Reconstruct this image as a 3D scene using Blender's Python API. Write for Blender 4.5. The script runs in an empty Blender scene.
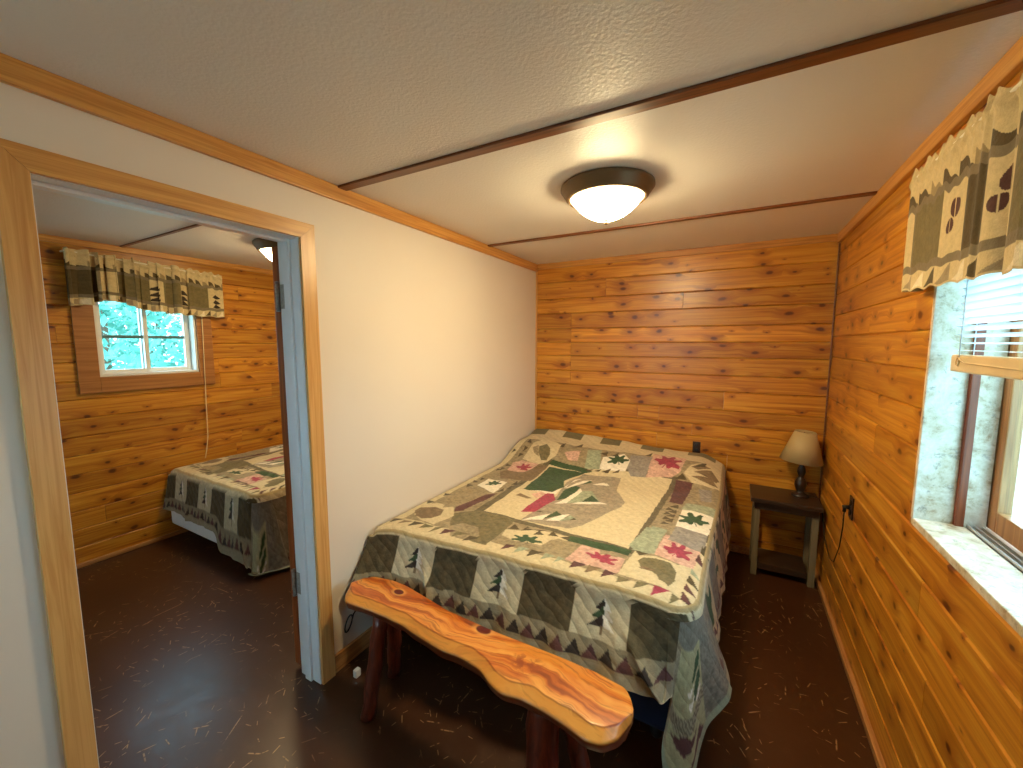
import bpy, bmesh, math, random
import numpy as np
from mathutils import Vector, Matrix
random.seed(7); RNG = np.random.default_rng(7)
SC = bpy.context.scene
COL = SC.collection
PI = math.pi

# ------------------------------------------------------------------ colour + materials
def lin(c):
    c = c / 255.0
    return c / 12.92 if c <= 0.04045 else ((c + 0.055) / 1.055) ** 2.4
def rgb(r, g, b): return (lin(r), lin(g), lin(b), 1.0)

class NT:
    """small helper around a node tree"""
    def __init__(s, name):
        s.m = bpy.data.materials.new(name); s.m.use_nodes = True
        s.t = s.m.node_tree; s.t.nodes.clear()
        s.out = s.t.nodes.new('ShaderNodeOutputMaterial')
    def n(s, typ, **kw):
        x = s.t.nodes.new(typ)
        for k, v in kw.items(): setattr(x, k, v)
        return x
    def l(s, a, b): s.t.links.new(a, b)
    def put(s, sock, v):
        if isinstance(v, bpy.types.NodeSocket): s.l(v, sock)
        else: sock.default_value = v
    def math(s, op, a, b=0.0, c=0.0, clamp=False):
        x = s.n('ShaderNodeMath', operation=op, use_clamp=clamp)
        s.put(x.inputs[0], a); s.put(x.inputs[1], b); s.put(x.inputs[2], c)
        return x.outputs[0]
    def vmath(s, op, a, b=(0, 0, 0), scale=None):
        x = s.n('ShaderNodeVectorMath', operation=op)
        s.put(x.inputs[0], a); s.put(x.inputs[1], b)
        if scale is not None: s.put(x.inputs['Scale'], scale)
        return x.outputs['Value'] if op in ('LENGTH', 'DISTANCE', 'DOT_PRODUCT') else x.outputs[0]
    def mix(s, f, a, b, blend='MIX'):
        x = s.n('ShaderNodeMix', data_type='RGBA', blend_type=blend)
        s.put(x.inputs[0], f); s.put(x.inputs[6], a); s.put(x.inputs[7], b)
        return x.outputs[2]
    def noise(s, vec, scale, detail=3.0, rough=0.5, dist=0.0):
        x = s.n('ShaderNodeTexNoise')
        if vec is not None: s.l(vec, x.inputs['Vector'])
        x.inputs['Scale'].default_value = scale; x.inputs['Detail'].default_value = detail
        x.inputs['Roughness'].default_value = rough; x.inputs['Distortion'].default_value = dist
        return x.outputs[0], x.outputs[1]
    def mapping(s, vec, scale=(1, 1, 1), loc=(0, 0, 0), rot=(0, 0, 0)):
        x = s.n('ShaderNodeMapping'); s.l(vec, x.inputs[0])
        x.inputs['Scale'].default_value = scale; x.inputs['Location'].default_value = loc
        x.inputs['Rotation'].default_value = rot
        return x.outputs[0]
    def ramp(s, f, stops):
        x = s.n('ShaderNodeValToRGB'); s.l(f, x.inputs[0])
        e = x.color_ramp.elements
        while len(e) < len(stops): e.new(0.5)
        for i, (p, c) in enumerate(stops): e[i].position = p; e[i].color = c
        return x.outputs[0]
    def smooth(s, v, a, b, to0=0.0, to1=1.0):
        x = s.n('ShaderNodeMapRange', interpolation_type='SMOOTHSTEP')
        s.put(x.inputs[0], v); s.put(x.inputs[1], a); s.put(x.inputs[2], b)
        s.put(x.inputs[3], to0); s.put(x.inputs[4], to1)
        return x.outputs[0]
    def bsdf(s, col, rough=0.5, spec=0.5, bump=None, bump_s=0.2, bump_d=0.002, metal=0.0, coat=0.0, coat_r=0.1, sheen=0.0):
        p = s.n('ShaderNodeBsdfPrincipled')
        s.put(p.inputs['Base Color'], col); s.put(p.inputs['Roughness'], rough)
        s.put(p.inputs['Specular IOR Level'], spec); p.inputs['Metallic'].default_value = metal
        p.inputs['Coat Weight'].default_value = coat; p.inputs['Coat Roughness'].default_value = coat_r
        p.inputs['Sheen Weight'].default_value = sheen
        if bump is not None:
            b = s.n('ShaderNodeBump'); b.inputs['Strength'].default_value = bump_s
            b.inputs['Distance'].default_value = bump_d; s.l(bump, b.inputs['Height'])
            s.l(b.outputs[0], p.inputs['Normal'])
        s.l(p.outputs[0], s.out.inputs[0])
        return p

def m_plain(name, c, rough=0.5, spec=0.5, var=0.12, nscale=25, metal=0.0, coat=0.0, bump=0.15):
    t = NT(name); tc = t.n('ShaderNodeTexCoord')
    f, _ = t.noise(tc.outputs['Object'], nscale, 4)
    k = t.math('MULTIPLY_ADD', f, 2 * var, 1 - var)
    v = t.n('ShaderNodeVectorMath', operation='SCALE'); v.inputs[0].default_value = c[:3]; t.l(k, v.inputs['Scale'])
    t.bsdf(v.outputs[0], rough, spec, bump=f, bump_s=bump, bump_d=0.001, metal=metal, coat=coat)
    return t.m

def m_planks(name, light, mid, dark, knot, rough=0.32):
    t = NT(name)
    uv = t.n('ShaderNodeUVMap'); uv.uv_map = 'plank'
    at = t.n('ShaderNodeAttribute'); at.attribute_name = 'seed'
    sd = at.outputs['Fac']
    off = t.n('ShaderNodeCombineXYZ'); t.l(t.math('MULTIPLY', sd, 53.0), off.inputs[0]); t.l(t.math('MULTIPLY', sd, 31.0), off.inputs[1]); t.l(t.math('MULTIPLY', sd, 17.0), off.inputs[2])
    P = t.vmath('ADD', uv.outputs[0], off.outputs[0])
    # knots
    w, wc = t.noise(P, 9.0, 2)
    wob = t.vmath('SCALE', t.vmath('SUBTRACT', wc, (0.5, 0.5, 0.5)), scale=0.035)
    K = t.mapping(t.vmath('ADD', P, wob), (5.0, 8.6, 1.0))
    vo = t.n('ShaderNodeTexVoronoi', voronoi_dimensions='2D', feature='F1'); vo.inputs['Scale'].default_value = 1.0
    t.l(K, vo.inputs['Vector']); vo.inputs['Randomness'].default_value = 0.9
    sep = t.n('ShaderNodeSeparateColor'); t.l(vo.outputs['Color'], sep.inputs[0])
    rad = t.math('MULTIPLY', t.math('MAXIMUM', t.math('SUBTRACT', sep.outputs[0], 0.05), 0.0), 0.19)
    core = t.smooth(vo.outputs['Distance'], rad, t.math('MULTIPLY', rad, 0.35), 0.0, 0.92)
    halo = t.smooth(vo.outputs['Distance'], t.math('MULTIPLY', rad, 3.6), t.math('MULTIPLY', rad, 0.8), 0.0, 1.0)
    # grain flowing round the knots
    bend = t.n('ShaderNodeCombineXYZ'); t.l(t.math('MULTIPLY', halo, 0.02), bend.inputs[1])
    G = t.vmath('ADD', P, bend.outputs[0])
    g1, _ = t.noise(t.mapping(G, (1.6, 42, 1)), 1.0, 4, 0.6, 0.6)
    g2, _ = t.noise(t.mapping(G, (5, 230, 1)), 1.0, 2, 0.6)
    c = t.ramp(g1, [(0.28, dark), (0.47, mid), (0.66, light)])
    c = t.mix(t.math('MULTIPLY', g2, 0.5), c, dark)
    tone = t.math('MULTIPLY_ADD', t.math('FRACT', t.math('MULTIPLY', sd, 7.13)), 0.36, 0.80)
    c = t.vmath('SCALE', c, scale=tone)
    c = t.mix(t.math('MULTIPLY', halo, 0.65), c, dark)
    c = t.mix(core, c, knot)
    p = t.bsdf(c, rough, 0.5, bump=g1, bump_s=0.12, bump_d=0.0015)
    return t.m

def m_trim(name, light, dark, axis=0, rough=0.35, sc=1.0):
    t = NT(name); tc = t.n('ShaderNodeTexCoord')
    s = [70 * sc, 70 * sc, 70 * sc]; s[axis] = 2.2 * sc
    f, _ = t.noise(t.mapping(tc.outputs['Object'], tuple(s)), 1.0, 4, 0.6, 0.8)
    s2 = [12 * sc] * 3; s2[axis] = 2.0
    g, _ = t.noise(t.mapping(tc.outputs['Object'], tuple(s2)), 1.0, 2)
    c = t.ramp(f, [(0.30, dark), (0.62, light)])
    c = t.mix(t.math('MULTIPLY', t.smooth(g, 0.55, 0.75), 0.45), c, dark)
    t.bsdf(c, rough, 0.5, bump=f, bump_s=0.1, bump_d=0.001)
    return t.m

def m_floor():
    t = NT('floor_painted_board'); tc = t.n('ShaderNodeTexCoord'); P = tc.outputs['Object']
    big, _ = t.noise(P, 1.6, 4)
    c = t.mix(big, rgb(46, 23, 11), rgb(76, 43, 22))
    mid, _ = t.noise(P, 14, 5, 0.7)
    c = t.mix(t.smooth(mid, 0.5, 0.8), c, rgb(74, 44, 25))
    mask = None
    for sc, off, ln, wd, thr in ((7.0, (0, 0, 0), 0.22, 0.024, 0.40), (12.0, (3.3, 1.7, 0), 0.26, 0.032, 0.45), (4.0, (7.1, 9.7, 0), 0.30, 0.012, 0.72), (19.0, (1.1, 4.7, 0), 0.24, 0.040, 0.55)):
        vo = t.n('ShaderNodeTexVoronoi', voronoi_dimensions='2D', feature='F1'); vo.inputs['Scale'].default_value = 1.0
        S = t.mapping(P, (sc, sc, 1), off); t.l(S, vo.inputs['Vector'])
        d = t.vmath('SUBTRACT', S, vo.outputs['Position'])
        sep = t.n('ShaderNodeSeparateColor'); t.l(vo.outputs['Color'], sep.inputs[0])
        rot = t.n('ShaderNodeVectorRotate', rotation_type='Z_AXIS'); t.l(d, rot.inputs['Vector'])
        t.l(t.math('MULTIPLY', sep.outputs[0], 6.28), rot.inputs['Angle'])
        sx = t.n('ShaderNodeSeparateXYZ'); t.l(rot.outputs[0], sx.inputs[0])
        a = t.smooth(t.math('ABSOLUTE', sx.outputs[0]), ln, ln * 0.6, 0, 1)
        b = t.smooth(t.math('ABSOLUTE', sx.outputs[1]), wd, wd * 0.4, 0, 1)
        k = t.math('MULTIPLY', t.math('MULTIPLY', a, b), t.math('GREATER_THAN', sep.outputs[1], thr))
        mask = k if mask is None else t.math('MAXIMUM', mask, k)
    patch, _ = t.noise(P, 2.3, 2)
    brk, _ = t.noise(P, 60, 2)
    mask = t.math('MULTIPLY', mask, t.math('MULTIPLY', t.smooth(patch, 0.40, 0.55), t.smooth(brk, 0.34, 0.5)))
    c = t.mix(t.math('MULTIPLY', mask, 0.6), c, rgb(190, 150, 105))
    h = t.math('ADD', mid, t.math('MULTIPLY', mask, 0.8))
    t.bsdf(c, t.math('MULTIPLY_ADD', mid, 0.22, 0.22), 0.5, bump=h, bump_s=0.2, bump_d=0.002)
    return t.m

def m_ceiling():
    t = NT('ceiling_board'); tc = t.n('ShaderNodeTexCoord'); P = tc.outputs['Object']
    f, _ = t.noise(P, 95, 2); g, _ = t.noise(P, 2, 3)
    c = t.mix(g, rgb(222, 214, 203), rgb(234, 227, 216))
    t.bsdf(c, 0.42, 0.22, bump=f, bump_s=0.55, bump_d=0.003)
    return t.m

def m_wall():
    t = NT('painted_wallboard'); tc = t.n('ShaderNodeTexCoord'); P = tc.outputs['Object']
    f, _ = t.noise(P, 90, 2); g, _ = t.noise(P, 1.6, 3)
    c = t.mix(g, rgb(222, 211, 196), rgb(232, 222, 207))
    t.bsdf(c, 0.5, 0.35, bump=f, bump_s=0.08, bump_d=0.001)
    return t.m

def m_fabric(name='printed_cotton', rough=0.85, stitch=True):
    t = NT(name); tc = t.n('ShaderNodeTexCoord'); P = tc.outputs['Object']
    at = t.n('ShaderNodeAttribute'); at.attribute_name = 'Col'
    f, _ = t.noise(P, 320, 2); g, _ = t.noise(P, 55, 4, 0.65)
    k = t.math('ADD', t.math('MULTIPLY', f, 0.30), t.math('MULTIPLY_ADD', g, 0.55, 0.57))
    c = t.vmath('SCALE', at.outputs['Color'], scale=k)
    h = t.math('ADD', t.math('MULTIPLY', g, 1.0), t.math('MULTIPLY', f, 0.25))
    if stitch:
        wv = t.n('ShaderNodeTexWave', wave_type='BANDS', bands_direction='DIAGONAL'); t.l(P, wv.inputs[0])
        wv.inputs['Scale'].default_value = 9; wv.inputs['Distortion'].default_value = 3.5; wv.inputs['Detail'].default_value = 1
        h = t.math('ADD', h, t.math('MULTIPLY', t.math('POWER', wv.outputs[1], 0.4), 0.9))
    t.bsdf(c, rough, 0.25, bump=h, bump_s=0.45, bump_d=0.006, sheen=0.1)
    return t.m

def m_bench_top():
    t = NT('varnished_live_edge_wood'); tc = t.n('ShaderNodeTexCoord'); P = tc.outputs['Object']
    # P is in metres from the bench foot centre; knots at fixed places in the slab
    ks = [(-0.39, 0.075, 0.022), (0.056, 0.058, 0.028), (0.27, -0.007, 0.055)]
    wob, wc = t.noise(P, 6, 3)
    Pw = t.vmath('ADD', P, t.vmath('SCALE', t.vmath('SUBTRACT', wc, (0.5, 0.5, 0.5)), scale=0.10))
    bend = None; core = None; ring = None
    for i, (x, y, r) in enumerate(ks):
        q = t.vmath('MULTIPLY', t.vmath('SUBTRACT', P, (x, y, 0.45)), (0.8, 1.25, 0.3))
        d = t.vmath('LENGTH', q)
        b = t.math('MULTIPLY', t.smooth(d, r * 5.5, r * 0.6, 0, 1), r * (1.6 if i < 2 else -1.2))
        bend = b if bend is None else t.math('ADD', bend, b)
        if i < 2:
            k = t.smooth(d, r, r * 0.75, 0, 1); rg = t.smooth(d, r * 1.7, r, 0, 1)
            core = k if core is None else t.math('MAXIMUM', core, k)
            ring = rg if ring is None else t.math('MAXIMUM', ring, rg)
        else: burl = t.smooth(d, r * 1.3, r * 0.2, 0, 1)
    cb = t.n('ShaderNodeCombineXYZ'); t.l(bend, cb.inputs[1])
    G = t.vmath('ADD', Pw, cb.outputs[0])
    g1, _ = t.noise(t.mapping(G, (1.3, 26, 8)), 1.0, 3, 0.55, 0.5)
    g2, _ = t.noise(t.mapping(G, (3, 120, 40)), 1.0, 2)
    c = t.ramp(g1, [(0.30, rgb(128, 50, 14)), (0.40, rgb(190, 94, 28)), (0.52, rgb(216, 130, 48)), (0.70, rgb(232, 164, 76))])
    c = t.mix(t.math('MULTIPLY', t.smooth(g2, 0.50, 0.70), 0.6), c, rgb(136, 58, 18))
    rag, _ = t.noise(P, 45, 3)
    c = t.mix(t.math('MULTIPLY', burl, t.smooth(rag, 0.42, 0.58)), c, rgb(150, 66, 24))
    c = t.mix(t.math('MULTIPLY', ring, 0.5), c, rgb(238, 176, 96))
    c = t.mix(core, c, rgb(92, 18, 14))
    # pale sapwood on the upper edge, dark bark side lower down
    at = t.n('ShaderNodeAttribute'); at.attribute_name = 'edge'
    c = t.mix(t.smooth(at.outputs['Fac'], 0.12, 0.25, 0, 0.6), c, rgb(228, 158, 72))
    c = t.mix(t.smooth(at.outputs['Fac'], 0.48, 0.75, 0, 1), c, rgb(112, 46, 16))
    ed_ = at.outputs['Fac']; ln = t.math('MULTIPLY', t.smooth(ed_, 0.02, 0.08), t.smooth(ed_, 0.20, 0.10)); c = t.mix(t.math('MULTIPLY', ln, 0.6), c, rgb(122, 52, 16))
    t.bsdf(c, 0.36, 0.5, bump=g1, bump_s=0.2, bump_d=0.003, coat=0.15, coat_r=0.2)
    return t.m

def m_mottled_board():
    t = NT('weathered_whitewashed_wood'); tc = t.n('ShaderNodeTexCoord'); P = tc.outputs['Object']
    a, _ = t.noise(P, 12, 6, 0.75, 0.3); b, _ = t.noise(P, 30, 5, 0.7, 0.4)
    c = t.ramp(a, [(0.32, rgb(146, 118, 84)), (0.44, rgb(198, 184, 158)), (0.58, rgb(220, 212, 196)), (0.75, rgb(240, 236, 226))])
    c = t.mix(t.smooth(b, 0.56, 0.70, 0, 0.6), c, rgb(96, 86, 80))
    t.bsdf(c, 0.38, 0.5, bump=b, bump_s=0.15, bump_d=0.001)
    return t.m

def m_glass():
    t = NT('window_glass')
    tr = t.n('ShaderNodeBsdfTransparent'); gl = t.n('ShaderNodeBsdfGlossy'); gl.inputs['Roughness'].default_value = 0.02
    tr.inputs[0].default_value = (0.80, 0.96, 1.0, 1)
    fr = t.n('ShaderNodeFresnel'); fr.inputs[0].default_value = 1.45
    mx = t.n('ShaderNodeMixShader'); ge = t.n('ShaderNodeNewGeometry'); t.l(t.math('MULTIPLY', fr.outputs[0], t.math('SUBTRACT', 1.0, ge.outputs['Backfacing'])), mx.inputs[0]); t.l(tr.outputs[0], mx.inputs[1]); t.l(gl.outputs[0], mx.inputs[2])
    t.l(mx.outputs[0], t.out.inputs[0])
    return t.m

def m_bowl(strength):
    t = NT('lit_alabaster_glass'); tc = t.n('ShaderNodeTexCoord'); P = tc.outputs['Object']
    f, _ = t.noise(P, 9, 3, 0.6, 1.5)
    c = t.mix(t.smooth(f, 0.4, 0.65), (1.0, 0.76, 0.40, 1), (1.0, 0.82, 0.48, 1))
    p = t.bsdf(rgb(250, 235, 200), 0.25)
    sx = t.n('ShaderNodeSeparateXYZ'); t.l(P, sx.inputs[0])
    k = t.smooth(sx.outputs[2], -0.05, -0.13, strength * 0.45, strength * 1.5)   # the bulb sits low in the bowl: its foot glows most
    t.l(c, p.inputs['Emission Color']); t.l(k, p.inputs['Emission Strength'])
    return t.m

def m_cloth_thin(name, c, trans=0.4):
    t = NT(name)
    d = t.n('ShaderNodeBsdfPrincipled'); d.inputs['Base Color'].default_value = c; d.inputs['Roughness'].default_value = 0.6
    tl = t.n('ShaderNodeBsdfTranslucent'); tl.inputs[0].default_value = c
    mx = t.n('ShaderNodeMixShader'); mx.inputs[0].default_value = trans
    t.l(d.outputs[0], mx.inputs[1]); t.l(tl.outputs[0], mx.inputs[2]); t.l(mx.outputs[0], t.out.inputs[0])
    return t.m

def m_leaf():
    t = NT('leaves'); tc = t.n('ShaderNodeTexCoord')
    f, _ = t.noise(tc.outputs['Object'], 3, 3)
    c = t.mix(t.smooth(f, 0.35, 0.65), rgb(64, 128, 112), rgb(104, 168, 150))
    p = t.bsdf(c, 0.55)
    return t.m

M = {}
def mats():
    M['planks'] = m_planks('knotty_pine_boards', rgb(226, 166, 60), rgb(204, 134, 38), rgb(150, 82, 18), rgb(84, 36, 12))
    M['trimx'] = m_trim('pine_trim_x', rgb(212, 150, 72), rgb(170, 104, 42), 0)
    M['trimy'] = m_trim('pine_trim_y', rgb(218, 160, 82), rgb(184, 118, 50), 1)
    M['trimz'] = m_trim('pine_trim_z', rgb(222, 172, 104), rgb(196, 138, 70), 2)
    M['casey'] = m_trim('door_casing_wood_y', rgb(220, 166, 92), rgb(188, 126, 58), 1)
    M['strip'] = m_trim('dark_batten', rgb(128, 74, 38), rgb(84, 44, 20), 0)
    M['base'] = m_trim('base_strip', rgb(190, 136, 80), rgb(140, 86, 44), 1)
    M['case'] = m_trim('window_casing_wood', rgb(176, 118, 62), rgb(140, 86, 40), 1)
    M['sash'] = m_trim('sash_wood', rgb(168, 120, 72), rgb(124, 80, 42), 2)
    M['floor'] = m_floor(); M['ceiling'] = m_ceiling(); M['wall'] = m_wall()
    M['fabric'] = m_fabric(); M['valance'] = m_fabric('printed_valance_cotton', 0.85, False)
    M['bench'] = m_bench_top(); M['mottled'] = m_mottled_board(); M['glass'] = m_glass()
    M['log'] = m_trim('peeled_log', rgb(118, 48, 26), rgb(62, 22, 12), 2, 0.35)
    M['white_paint'] = m_plain('white_gloss_paint', rgb(226, 228, 230), 0.28, 0.5, 0.06, 14, bump=0.2)
    M['vinyl'] = m_plain('white_vinyl', rgb(226, 222, 214), 0.4, 0.5, 0.05)
    M['door'] = m_trim('stained_door', rgb(164, 90, 44), rgb(112, 54, 24), 2, 0.35)
    M['bronze'] = m_plain('oiled_bronze', rgb(112, 90, 62), 0.42, 0.5, 0.1, 30, metal=0.3)
    M['iron'] = m_plain('worn_hinge_metal', rgb(150, 146, 138), 0.4, 0.5, 0.6, 120)
    M['navy'] = m_plain('navy_ticking', rgb(30, 38, 62), 0.8, 0.3, 0.15)
    M['boxwhite'] = m_plain('white_box_spring_cloth', rgb(226, 224, 220), 0.7, 0.3, 0.05)
    M['mattress'] = m_plain('mattress_cloth', rgb(210, 205, 195), 0.8, 0.3, 0.05)
    M['steel'] = m_plain('black_steel', rgb(28, 26, 26), 0.45, 0.5, 0.1)
    M['nighttop'] = m_trim('dark_stained_top', rgb(64, 46, 34), rgb(44, 30, 22), 0, 0.3)
    M['nightleg'] = m_trim('grey_painted_leg', rgb(128, 116, 88), rgb(104, 94, 70), 2, 0.5)
    M['black'] = m_plain('black_plastic', rgb(24, 20, 18), 0.35, 0.5, 0.1)
    M['brownplate'] = m_plain('brown_bakelite', rgb(48, 30, 22), 0.35, 0.5, 0.1)
    M['lampwood'] = m_plain('dark_turned_wood', rgb(40, 26, 20), 0.3, 0.5, 0.2)
    M['shade'] = m_cloth_thin('parchment_shade', rgb(206, 182, 130), 0.25)
    M['blind'] = m_cloth_thin('white_blind_slat', rgb(226, 232, 236), 0.45)
    M['blindrail'] = m_plain('cream_blind_rail', rgb(222, 196, 150), 0.4)
    M['cord'] = m_plain('cream_cord', rgb(228, 200, 150), 0.6)
    M['whitecord'] = m_plain('white_cord', rgb(200, 205, 210), 0.6)
    M['aluminium'] = m_plain('aluminium_track', rgb(200, 202, 204), 0.3, 0.5, 0.05, metal=0.6)
    M['rodwhite'] = m_plain('white_rod', rgb(232, 222, 200), 0.35)
    M['stop'] = m_trim('red_brown_stop', rgb(132, 66, 34), rgb(96, 42, 20), 2)
    M['muntin'] = m_plain('grey_green_bar', rgb(80, 120, 120), 0.5)
    M['leaf'] = m_leaf(); M['bark'] = m_plain('tree_bark', rgb(92, 74, 58), 0.9, 0.2, 0.3, 12, bump=0.6)
    M['ground'] = m_plain('pale_gravel', rgb(178, 178, 168), 0.9, 0.2, 0.3, 6, bump=0.4)
    M['red'] = m_plain('faded_red_roof', rgb(196, 110, 120), 0.6)
    M['bowl'] = m_bowl(BOWL); M['bowl2'] = m_bowl(BOWL2)
BOWL, BOWL2 = 50.0, 34.0

# ------------------------------------------------------------------ mesh helpers
class MB:
    def __init__(s): s.v = []; s.f = []; s.sm = []
    def add(s, vs, fs, smooth=False):
        o = len(s.v); s.v += [tuple(v) for v in vs]
        for f in fs: s.f.append(tuple(i + o for i in f)); s.sm.append(smooth)
        return s
    def box(s, x0, x1, y0, y1, z0, z1, b=0.0):
        x0, x1 = min(x0, x1), max(x0, x1); y0, y1 = min(y0, y1), max(y0, y1); z0, z1 = min(z0, z1), max(z0, z1)
        bm = bmesh.new(); bmesh.ops.create_cube(bm, size=1.0)
        for v in bm.verts: v.co = Vector(((x0 + x1) / 2 + v.co.x * (x1 - x0), (y0 + y1) / 2 + v.co.y * (y1 - y0), (z0 + z1) / 2 + v.co.z * (z1 - z0)))
        if b > 0: bmesh.ops.bevel(bm, geom=bm.edges[:], offset=min(b, 0.45 * min(x1 - x0, y1 - y0, z1 - z0)), segments=2, affect='EDGES', profile=0.6)
        return s.bm(bm)
    def bm(s, bm, smooth=False):
        bm.verts.index_update()
        s.add([v.co[:] for v in bm.verts], [[v.index for v in f.verts] for f in bm.faces], smooth); bm.free(); return s
    def lathe(s, prof, c=(0, 0, 0), n=48, smooth=True, axis='z'):
        vs = []; fs = []
        for r, z in prof:
            for k in range(n):
                a = 2 * PI * k / n
                p = (r * math.cos(a), r * math.sin(a), z)
                if axis == 'x': p = (p[2], p[0], p[1])
                if axis == 'y': p = (p[0], p[2], p[1])
                vs.append((c[0] + p[0], c[1] + p[1], c[2] + p[2]))
        for i in range(len(prof) - 1):
            for k in range(n):
                k2 = (k + 1) % n
                fs.append((i * n + k, i * n + k2, (i + 1) * n + k2, (i + 1) * n + k))
        fs.append(tuple(range(n))[::-1]); fs.append(tuple((len(prof) - 1) * n + k for k in range(n)))
        return s.add(vs, fs, smooth)
    def tube(s, pts, r, n=8, smooth=True):
        pts = [Vector(p) for p in pts]; rs = r if isinstance(r, (list, tuple)) else [r] * len(pts)
        vs = []; fs = []; up = Vector((0.13, 0.27, 0.95))
        for i, p in enumerate(pts):
            t = (pts[min(i + 1, len(pts) - 1)] - pts[max(i - 1, 0)]).normalized()
            a = t.cross(up)
            if a.length < 1e-3: a = t.cross(Vector((1, 0, 0)))
            a.normalize(); b = t.cross(a).normalized()
            for k in range(n):
                g = 2 * PI * k / n
                vs.append(p + (a * math.cos(g) + b * math.sin(g)) * rs[i])
        for i in range(len(pts) - 1):
            for k in range(n):
                k2 = (k + 1) % n; fs.append((i * n + k, i * n + k2, (i + 1) * n + k2, (i + 1) * n + k))
        fs.append(tuple(range(n))[::-1]); fs.append(tuple((len(pts) - 1) * n + k for k in range(n)))
        return s.add(vs, fs, smooth)
    def grid(s, P, smooth=True):
        """P: array (a, b, 3)"""
        a, b = P.shape[:2]; o = len(s.v)
        s.v += [tuple(p) for p in P.reshape(-1, 3).tolist()]
        for i in range(a - 1):
            for j in range(b - 1):
                s.f.append((o + i * b + j, o + (i + 1) * b + j, o + (i + 1) * b + j + 1, o + i * b + j + 1)); s.sm.append(smooth)
        return s
    def build(s, name, mat, parent=None, attrs=None):
        o0 = parent_loc(parent)
        me = bpy.data.meshes.new(name)
        me.from_pydata([(x - o0[0], y - o0[1], z - o0[2]) for x, y, z in s.v], [], s.f)
        me.polygons.foreach_set('use_smooth', s.sm)
        for an, (kind, data) in (attrs or {}).items():
            if kind == 'uv':
                uvl = me.uv_layers.new(name=an)
                idx = np.empty(len(me.loops), dtype=np.int64); me.loops.foreach_get('vertex_index', idx)
                uvl.data.foreach_set('uv', np.asarray(data, dtype=np.float32)[idx].ravel())
            elif kind == 'float':
                at = me.attributes.new(an, 'FLOAT', 'POINT'); at.data.foreach_set('value', np.asarray(data, dtype=np.float32))
            else:
                at = me.attributes.new(an, 'FLOAT_COLOR', 'POINT'); at.data.foreach_set('color', np.asarray(data, dtype=np.float32).ravel())
        me.materials.append(M[mat]); me.update()
        o = bpy.data.objects.new(name, me); COL.objects.link(o)
        if parent is not None: o.parent = parent
        return o

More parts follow.
